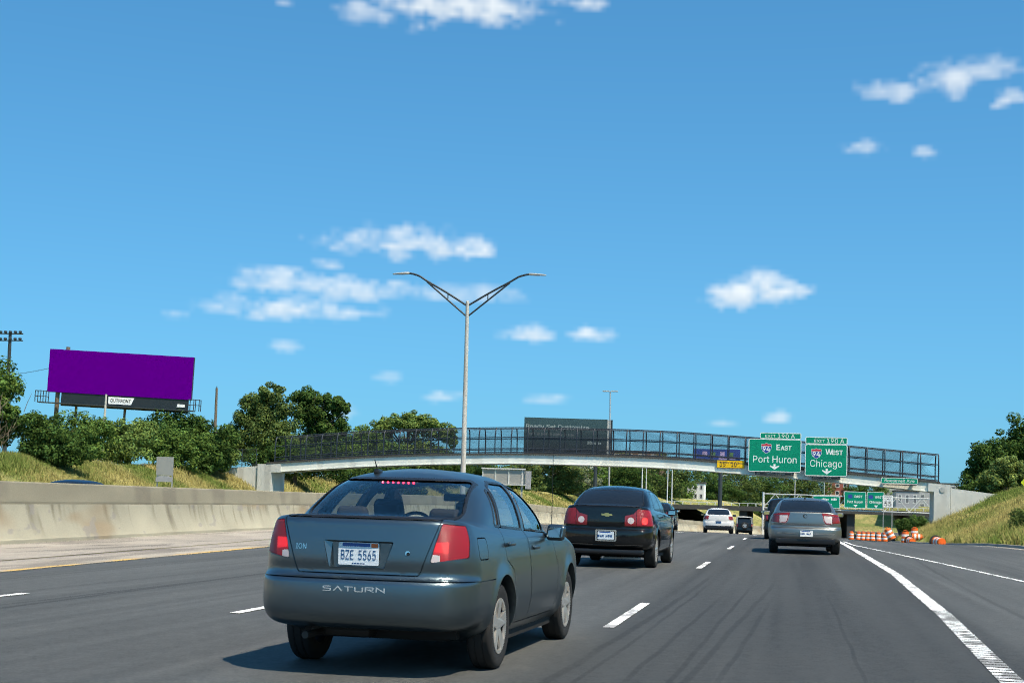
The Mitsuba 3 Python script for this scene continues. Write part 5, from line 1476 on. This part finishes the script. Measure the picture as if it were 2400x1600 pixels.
# ------------------------------------------------------------------ the other vehicles
import copy
def sedan_spec(L, W, H, axles, wr, paint, h, **over):
    """proportions of the foreground sedan stretched to another car's length, width and height"""
    b = copy.deepcopy({k: v for k, v in ION.items() if k not in ('windows', 'panels', 'recess')})
    sl, sw, sh = L / 4.69, W / .853 / 2, H / 1.465
    for k in ('plan', 'gh_plan', 'deck', 'bot', 'roof'):
        b[k] = [(a * sl, v * (sw if k == 'plan' else 1 if k == 'gh_plan' else sh)) for a, v in b[k]]
    for k in ('sect', 'rear', 'front', 'gh_w'):
        b[k] = [(a * sh, v * (sl if k in ('rear', 'front') else sw if k == 'gh_w' else 1)) for a, v in b[k]]
    b.update(bounds=((-W / 2 - .17, -.15, .1), (W / 2 + .17, L + .15, H + .1)), axles=axles, wheel_r=wr, track=W / 2 - .02, tyre_w=.22, rim_r=wr * .66, paint=paint, h=h, cabin=None, recess=[], gap=.008, roof_crown=.06, r_roof=.10, r_rear=.13, rear_curve4=.14)
    P = lambda pts: [(x * sw, z * sh) for x, z in pts]
    Q = lambda pts: [(y * sl, z * sh) for y, z in pts]
    g = over.pop('glass', 'glass_dark')
    b['windows'] = [('rear_window', 'y', P(RW), .04, -.2, 1.3 * sl, g), ('windshield', 'y', P([(-.64, .995), (.64, .995), (.52, 1.36), (-.52, 1.36)]), .05, 2.45 * sl, 4.0 * sl, g)]
    b['windows'] += [('side_window', 'x', Q(w), .015, .3, 1.1, g) for w in ([(1.15, 1.055), (1.96, 1.022), (2.05, 1.365), (1.62, 1.372), (1.38, 1.32)], [(2.08, 1.018), (2.80, .99), (2.66, 1.15), (2.44, 1.325), (2.15, 1.362)])]
    b['panels'] = [('trunk_lid', 'y', P([(-.60, 1.3), (.60, 1.3), (.585, 1.07), (.52, .70), (-.52, .70), (-.585, 1.07)]), .03, -.3, .43 * sl, None), ('bumper', 'y', P([(-1.1, .2), (1.1, .2), (1.1, .672), (-1.1, .672)]), 0, -.3, .80 * sl, None)]
    b.update(over)
    return b, P, sw, sh, sl

def lamps(car, spec, m, right, zones, depth=.3):
    """tail lights of a car: an outline on the right half and its mirror image, each divided in zones; returns the cutters and builds them after the body"""
    cbt = CarBody(spec, spec['h'])
    out = {}
    for s in (1, -1):
        pts = right if s > 0 else mirror(right)
        out[s] = (prism(pts, 'y', -.3, depth, 0, .012) ^ cbt.outer) - cbt.inner
        spec['recess'] = spec['recess'] + [prism(pts, 'y', -.3, depth + .005, .005, .012) - cbt.inner]
    def build():
        for s in (1, -1):
            k = numbered(car + '__tail_light')
            for nm, pts, mat in zones:
                d = body_ply(out[s] ^ prism(pts if s > 0 else mirror(pts), 'y', -.4, .6), cbt.f, mat, m)
                if d:
                    put(k, nm, d)
    return build
def mirrors(car, m, x, y, z, mat):
    for s in (1, -1):
        sh = rbox(x, x + .20, y, y + .11, z, z + .13, .045, 3)
        vx = np.array(sh.vertices) * [s, 1, 1]
        k = put(car, 'door_mirror', mikit.ply((vx, np.array(sh.faces) if s > 0 else np.array(sh.faces)[:, ::-1]), mat, smooth=40, to_world=tw(m)))
        g = box(x + .03, x + .17, y - .004, y - .001, z + .025, z + .105)
        put(k, 'mirror_glass', mikit.ply((np.array(g.vertices) * [s, 1, 1], np.array(g.faces) if s > 0 else np.array(g.faces)[:, ::-1]), 'mirror', to_world=tw(m)))
plain('glass_dark', (.012, .016, .022), .06, 0, specular=.6)
plain('lens_dark_red', (.22, .01, .012), .15, 0, specular=.6, clearcoat=1.0, clearcoat_gloss=.98)
plain('gold', (.62, .46, .16), .3, .8)
plain('cover_white', (.66, .67, .64), .6)

# black sedan in the middle lane
car = thing('sedan', 'black sedan with round inner tail lamps ahead of the grey sedan', 'car')
spec, P, sw, sh, sl = sedan_spec(4.87, 1.79, 1.57, (1.02, 3.87), .34, 'paint_black', .035, spokes=7, rim_style='thin')
spec['panels'][0] = ('trunk_lid', 'y', [(-.66, 1.4), (.66, 1.4), (.66, 1.10), (.62, .80), (-.62, .80), (-.66, 1.10)], .04, -.3, .43, None)
spec['panels'][1] = ('bumper', 'y', [(-1.1, .2), (1.1, .2), (1.1, .775), (-1.1, .775)], 0, -.3, .7, None)
m = place_mat(-3.40, 27.6, 0, 1.4, 1.0)
TL = [(.36, .99), (.52, 1.03), (.60, 1.125), (.86, 1.10), (.90, .815), (.36, .80)]
bl = lamps(car, spec, m, TL, [('inner_lens', [(0, 0), (.575, 0), (.575, 2), (0, 2)], 'lens_dark_red'), ('outer_lens', [(.585, 0), (1.2, 0), (1.2, 2), (.585, 2)], 'lens_red')], .42)
cb = build_sedan(car, spec, m)
bl()
for s in (1, -1):
    for nm, x, z, r_, mat in (('round_lamp', .475, .905, .062, 'lens_clear'),):
        a = slab(Point(0, 0).buffer(r_, 12), 0, .012)
        a.apply_translation((s * x, 0, z))
        k = put(car, nm, mikit.ply(on_skin(cb, a, .004), mat, to_world=tw(m)))
        a = slab(Point(0, 0).buffer(r_ + .022, 12).difference(Point(0, 0).buffer(r_, 12)), 0, .01)
        a.apply_translation((s * x, 0, z))
        put(k, 'ring', mikit.ply(on_skin(cb, a, .003), 'lens_red', to_world=tw(m)))
a = slab(rrect(.10, .13, .05), 0, .01).subdivide_to_size(.06)
a.apply_translation((.73, 0, .90))
put(car, 'brake_lamp', mikit.ply(on_skin(cb, a, .004), 'lens_brake', to_world=tw(m), emitter={'type': 'area', 'radiance': rgb(1.0, .02, .015)}))
bow = slab(Polygon([(-.10, -.018), (-.04, -.018), (-.03, -.035), (.045, -.035), (.038, -.018), (.105, -.018), (.09, .018), (.04, .018), (.03, .035), (-.045, .035), (-.038, .018), (-.115, .018)]), 0, .012)
bow.apply_translation((.02, 0, 1.005))
put(car, 'emblem', mikit.ply(on_skin(cb, bow, .003), 'gold', to_world=tw(m)))
a = cat([slab(sbox(x, -.012, x + .035, .012), 0, .006) for x in (-.36, -.31, -.26, -.21)])
a.apply_translation((.05, 0, .90))
put(car, 'model_badge', mikit.ply(on_skin(cb, a, .002), 'dark_metal', to_world=tw(m)), kind='stuff')
k, mm = licence_plate(car, m, -.03, .615, .31, .15, '', 0, .02)
a = slab(rrect(.40, .215, .02).difference(rrect(.345, .175, .015)), -.035, .02).apply_translation((.02, 0, .615))
put(k, 'frame', mikit.ply(a, 'chrome', to_world=tw(m)))
put(k, 'recess', mikit.ply(slab(rrect(.37, .19, .015), -.018, .02).apply_translation((.02, 0, .615)), 'black_trim', to_world=tw(m)))
put(k, 'blurred_print', mikit.ply(word_bars((3, 3), .06, .03, .002, 4).apply_translation((.02, -.031, .61)), 'plate_ink', to_world=tw(m)), kind='stuff')
put(car, 'lower_bumper', mikit.ply(rbox(-.72, .72, .03, .3, .26, .36, .03), 'black_trim', smooth=40, to_world=tw(m)))
put(car, 'bumper_strip', mikit.ply(rbox(-.70, .72, .005, .05, .432, .445, .005), 'dark_metal', to_world=tw(m)))
put(car, 'exhaust_pipe', mikit.ply(tube([(-.66, .05, .25), (-.66, .5, .25)], .035, 10), 'steel_galv', smooth=40, to_world=tw(m)))
put(car, 'silencer', mikit.ply(rbox(-.1, .6, .5, .75, .16, .20, .015), 'steel_galv', smooth=40, to_world=tw(m)))
put(car, 'paper_on_shelf', mikit.ply(moved(box(-.13, .13, .60, .605, 1.115, 1.14), np.eye(4)), 'plate_white', to_world=tw(m)))
put(car, 'roof_aerial', mikit.ply(rbox(-.02, .02, 1.25, 1.36, 1.49, 1.545, .015), 'black_trim', to_world=tw(m)))
mirrors(car, m, .86, 2.85, 1.0, 'paint_black')

# silver sedan in our lane
car = thing('sedan', 'silver sedan with white and red tail lamps in the right lane', 'car')
spec, P, sw, sh, sl = sedan_spec(4.83, 1.83, 1.49, (1.05, 3.78), .335, 'paint_silver', .035)
spec['panels'][0] = ('trunk_lid', 'y', P([(-.60, 1.3), (.60, 1.3), (.60, 1.07), (.60, .70), (-.60, .70), (-.60, 1.07)]), .04, -.3, .43, None)
m = place_mat(.47, 40.6, 0, -1.0, 1.07, 1.04)
TL = [(.40, 1.085), (.86, 1.04), (.90, .84), (.62, .81), (.50, .80), (.44, .88)]
z_ = [('red_rim', [(.0, 1.035), (1.2, .995), (1.2, 2), (0, 2)], 'lens_red'), ('clear_lens', [(0, 0), (.655, 0), (.655, 1.005), (.0, 1.027)], 'lens_clear'), ('outer_lens', [(.662, 0), (1.2, 0), (1.2, .987), (.662, 1.0)], 'lens_dark_red')]
bl = lamps(car, spec, m, TL, z_, .40)
cb = build_sedan(car, spec, m)
bl()
for s in (1, -1):
    ring = LineString([(s * .425, 1.05), (s * .46, .88), (s * .51, .815), (s * .62, .82)]).buffer(.011)
    a = slab(ring, 0, .008).subdivide_to_size(.08)
    put(car, 'lamp_edge', mikit.ply(on_skin(cb, a, .003), 'lens_red', to_world=tw(m)))
a = slab(sbox(-.60, -.012, .60, .012), 0, .012).subdivide_to_size(.06)
a.apply_translation((0, 0, .775))
put(car, 'chrome_strip', mikit.ply(on_skin(cb, a, .006), 'chrome', to_world=tw(m)))
for x0, x1 in ((-.72, -.2), (.2, .72)):
    a = slab(sbox(x0, -.012, x1, .012), 0, .012).subdivide_to_size(.06)
    a.apply_translation((0, 0, .545))
    put(car, 'bumper_strip', mikit.ply(on_skin(cb, a, .008), 'chrome', to_world=tw(m)))
a = slab(Point(0, 0).buffer(.055, 12).difference(Point(.012, 0).buffer(.035, 10)), 0, .008)
a.apply_translation((-.02, 0, 1.0))
put(car, 'emblem', mikit.ply(on_skin(cb, a, .003), 'dark_metal', to_world=tw(m)))
k, mm = licence_plate(car, m, -.03, .545, .32, .155, '', 0, .02, 'sign_white')
put(k, 'blurred_print', mikit.ply(word_bars((3, 3), .06, .04, .002, 6).apply_translation((.02, -.031, .545)), 'plate_ink', to_world=tw(m)), kind='stuff')
put(car, 'lower_bumper', mikit.ply(rbox(-.74, .74, .03, .3, .27, .42, .03), 'black_trim', smooth=40, to_world=tw(m)))
put(car, 'roof_aerial', mikit.ply(rbox(-.02, .02, 1.2, 1.30, 1.45, 1.505, .015), 'black_trim', to_world=tw(m)))
mirrors(car, m, .88, 2.8, .98, 'paint_silver')

# white sedan further on
car = thing('sedan', 'white sedan with dark number plate further down the middle lanes', 'car')
spec, P, sw, sh, sl = sedan_spec(4.75, 1.77, 1.46, (1.0, 3.83), .33, 'paint_white', .045)
m = place_mat(-4.03, 87.0, road_z(-4, 88), -3.0, 1.02)
TL = [(.55, 1.0), (.88, 1.0), (.92, .80), (.60, .80)]
bl = lamps(car, spec, m, TL, [('inner_lens', [(0, 0), (.68, 0), (.68, 2), (0, 2)], 'lens_red'), ('outer_lens', [(.69, 0), (1.2, 0), (1.2, 2), (.69, 2)], 'lens_dark_red')], .4)
cb = build_sedan(car, spec, m)
bl()
licence_plate(car, m, -.02, .66, .31, .13, '', 0, 0, 'plate_ink', 'black_trim')
put(car, 'lower_bumper', mikit.ply(rbox(-.75, .75, .0, .3, .25, .46, .03), 'black_trim', smooth=40, to_world=tw(m)))
mirrors(car, m, .85, 2.75, .98, 'black_trim')

# dark car half hidden by the black sedan
car = thing('sedan', 'dark car mostly hidden behind the right side of the black sedan', 'car')
spec, P, sw, sh, sl = sedan_spec(4.8, 1.82, 1.52, (1.0, 3.83), .33, 'paint_black', .05)
m = place_mat(-6.85, 77.0, road_z(-6.8, 78), 0, 1.0)
bl = lamps(car, spec, m, [(.55, 1.02), (.88, 1.0), (.92, .80), (.58, .80)], [('lens', [(0, 0), (1.2, 0), (1.2, 2), (0, 2)], 'lens_dark_red')], .4)
build_sedan(car, spec, m)
bl()
mirrors(car, m, .88, 2.75, 1.0, 'paint_black')
# oncoming car behind the barrier, seen as a roof
car = thing('sedan', 'dark blue car roof showing above the median barrier on the left', 'car')
spec, P, sw, sh, sl = sedan_spec(4.9, 1.85, 1.50, (1.0, 3.83), .33, 'paint_navy', .05)
m = place_mat(-24.0, 48.5, 0, 180, 1.0)
build_sedan(car, spec, m)
mirrors(car, m, .88, 2.75, 1.0, 'paint_navy')

# boxier vehicles
def box_car(car, m, L, W, H, wr, paint, spare=None, roofmat=None, h=.05):
    sp = dict(bounds=((-W / 2 - .17, -.15, .15), (W / 2 + .17, L + .15, H + .1)), h=h, paint=paint, axles=(.85, L - .85), wheel_r=wr, track=W / 2 - .01, tyre_w=.24, rim_r=wr * .6,
              plan=[(0, W / 2 * .95), (.4, W / 2), (L - .6, W / 2), (L, W / 2 * .85)], sect=[(.2, .95), (.4, 1), (.9, 1), (1.1, .97), (1.3, .93)],
              rear=[(.2, .1), (.4, .0), (.75, .02), (1.1, .05), (1.4, .15)], rear_curve=.05, rear_curve4=.03, r_rear=.1,
              front=[(.2, L - .1), (.6, L), (.95, L - .05), (1.2, L - .3)], deck=[(0, 1.08), (L * .7, 1.06), (L * .78, 1.0), (L, .9)], deck_crown=.03, r_deck=.06, bot=[(0, .36), (L, .36)],
              gh_w=[(.8, W / 2 * .97), (1.05, W / 2 * .93), (H - .1, W / 2 * .78), (H + .1, W / 2 * .7)], gh_plan=[(0, .95), (.6, 1), (L * .7, 1), (L, .9)],
              roof=[(-.1, .7), (.08, 1.05), (.22, H * .86), (.36, H * .965), (.7, H), (L * .5, H), (L * .58, H * .96), (L * .74, 1.0), (L * .8, .85)], roof_crown=.04, r_roof=.1, r_blend=.05, flare=.03, gap=.01, recess=[])
    zb, zt = 1.12, H * .93
    sp['windows'] = [('rear_window', 'y', [(-W * .36, zb), (W * .36, zb), (W * .32, zt), (-W * .32, zt)], .05, -.2, .6, 'glass_dark'),
                     ('windshield', 'y', [(-W * .36, 1.06), (W * .36, 1.06), (W * .31, zt), (-W * .31, zt)], .05, L * .5, L * .85, 'glass_dark'),
                     ('side_window', 'x', [(.45, zb), (L * .40, zb), (L * .40, zt - .02), (.55, zt - .04)], .03, .3, 1.2, 'glass_dark'),
                     ('side_window', 'x', [(L * .42, zb), (L * .66, zb - .02), (L * .57, zt - .06), (L * .42, zt - .02)], .03, .3, 1.2, 'glass_dark')]
    sp['panels'] = [('tailgate', 'y', [(-W * .40, .55), (W * .40, .55), (W * .38, H * .985), (-W * .38, H * .985)], .05, -.3, .35, None),
                    ('bumper', 'y', [(-1.2, .2), (1.2, .2), (1.2, .54), (-1.2, .54)], 0, -.3, .5, 'black_trim')]
    bl = lamps(car, sp, m, [(W * .415, 1.05), (W * .6, 1.05), (W * .6, .78), (W * .415, .78)], [('lens', [(0, 0), (1.3, 0), (1.3, 2), (0, 2)], 'lens_dark_red')], .3)
    cb = build_sedan(car, sp, m)
    bl()
    mirrors(car, m, W / 2, L * .62, 1.05, 'black_trim')
    return cb
car = thing('sport_utility_vehicle', 'dark sport utility vehicle peeping out left of the silver sedan', 'car')
m = place_mat(-.02, 61.0, road_z(0, 62), 0, 1.0)
box_car(car, m, 4.7, 1.92, 1.72, .36, 'paint_black')
car = thing('sport_utility_vehicle', 'small dark off-road vehicle with white top and spare wheel beside the white sedan', 'car')
m = place_mat(-4.30, 149.0, road_z(-4.3, 150), -4, 1.0)
box_car(car, m, 3.9, 1.62, 1.78, .36, 'paint_black')
put(car, 'hard_top', mikit.ply(rbox(-.66, .66, .10, 2.2, 1.70, 1.80, .05), 'cover_white', smooth=40, to_world=tw(m)))
for s in (1, -1):
    put(car, 'top_side', mikit.ply(rbox(s * .72 - .035, s * .72 + .035, .10, 2.1, 1.10, 1.72, .03), 'cover_white', smooth=40, to_world=tw(m)))
add_wheel(car, m @ np.array([[0, 1, 0, .02], [1, 0, 0, -.18], [0, 0, 1, .55], [0, 0, 0, 1.0]]), 0, 0, .36, .22, -1, detail=False)
# ------------------------------------------------------------------ traffic barrels
def barrel_bsdf():
    plain('barrel_orange', (.86, .16, .02), .5)
    plain('barrel_white', (.80, .80, .78), .45)
barrel_bsdf()
def barrel(label, x, y, s=1.0, lying=None, group=None, z=None, lean=0):
    """a tapering drum: three orange bands, two white ones, a handle slot at the top and a rubber foot"""
    k = thing('traffic_barrel', label, 'barrel', group)
    z = road_z(x, y) + .01 if z is None else z
    m = np.array([[s, 0, 0, x], [0, s, 0, y], [0, 0, s, z], [0, 0, 0, 1.0]])
    if lying is not None:
        yaw, = (lying,)
        c, n = math.cos(yaw), math.sin(yaw)
        m = np.array([[s, 0, 0, x], [0, s, 0, y], [0, 0, s, z + .30 * s], [0, 0, 0, 1.0]]) @ np.array([[c, -n, 0, 0], [n, c, 0, 0], [0, 0, 1, 0], [0, 0, 0, 1.0]]) @ np.array([[1, 0, 0, 0], [0, 0, -1, .5], [0, 1, 0, 0], [0, 0, 0, 1.0]])
    if lean:
        m = m @ np.array([[math.cos(lean), 0, math.sin(lean), 0], [0, 1, 0, 0], [-math.sin(lean), 0, math.cos(lean), .4 * abs(math.sin(lean))], [0, 0, 0, 1.0]])
    zs = [.06, .24, .40, .56, .72, .90]
    rr = [.300, .288, .276, .264, .252, .238]
    for i in range(5):
        r0, r1 = rr[i], rr[i] - .009
        prof = [(0, zs[i]), (r0, zs[i]), (r0, zs[i] + .012), (r1, zs[i + 1] - .012), (r1 - .006, zs[i + 1]), (0, zs[i + 1]), (0, zs[i])]
        put(k, 'orange_band' if i % 2 == 0 else 'white_band', mikit.ply(revolve(prof, 20), 'barrel_orange' if i % 2 == 0 else 'barrel_white', smooth=35, to_world=tw(m)))
    put(k, 'handle', mikit.ply(tube([(-.12, 0, .89), (-.12, 0, .985), (0, 0, 1.0), (.12, 0, .985), (.12, 0, .89)], .025, 6), 'barrel_orange', smooth=40, to_world=tw(m)))
    put(k, 'foot', mikit.ply(revolve([(0, 0), (.40, 0), (.40, .03), (.32, .058), (0, .058), (0, 0)], 16), 'tyre_rubber', smooth=35, to_world=tw(m)))
G = 'orange barrels in the left rows by the silver sedan'
zt_ = lambda x, y: float(terrain(x, y))
barrel('first upright orange barrel right beside the silver sedan', 6.95, 168, 1.0, None, G)
barrel('left barrel of the second cluster right of the silver sedan', 7.62, 166, 1.0, None, G)
barrel('middle barrel of the second cluster right of the silver sedan', 8.02, 164, 1.0, None, G)
barrel('right barrel of the second cluster right of the silver sedan', 8.42, 162, 1.0, None, G)
barrel('left barrel of the clear row of three below the speed limit sign', 8.62, 157, 1.0, None, G)
barrel('middle barrel of the clear row of three below the speed limit sign', 9.12, 155, 1.0, None, G)
barrel('right barrel of the clear row of three below the speed limit sign', 9.62, 153, 1.0, None, G)
barrel('tilted barrel with slanting white bands between the row of three and the bank', 7.62, 112, 1.0, None, None, None, -.5)
barrel('left of two upright barrels standing higher on the bank', 8.52, 112, 1.0, None, None, zt_(8.52, 112) + .05)
barrel('right of two upright barrels standing higher on the bank', 9.2, 112.3, 1.0, None, None, zt_(9.2, 112.3))
barrel('barrel lying with its round end facing us below the two upright ones', 8.66, 108.5, .95, .2, None, zt_(8.66, 108.5))
barrel('barrel lying across behind the round ended one', 9.22, 110, .85, 1.5, None, zt_(9.22, 110))
barrel('single fallen barrel alone at the kerb right of all the others', 8.45, 86.5, .95, .35, None, zt_(8.45, 86.5))
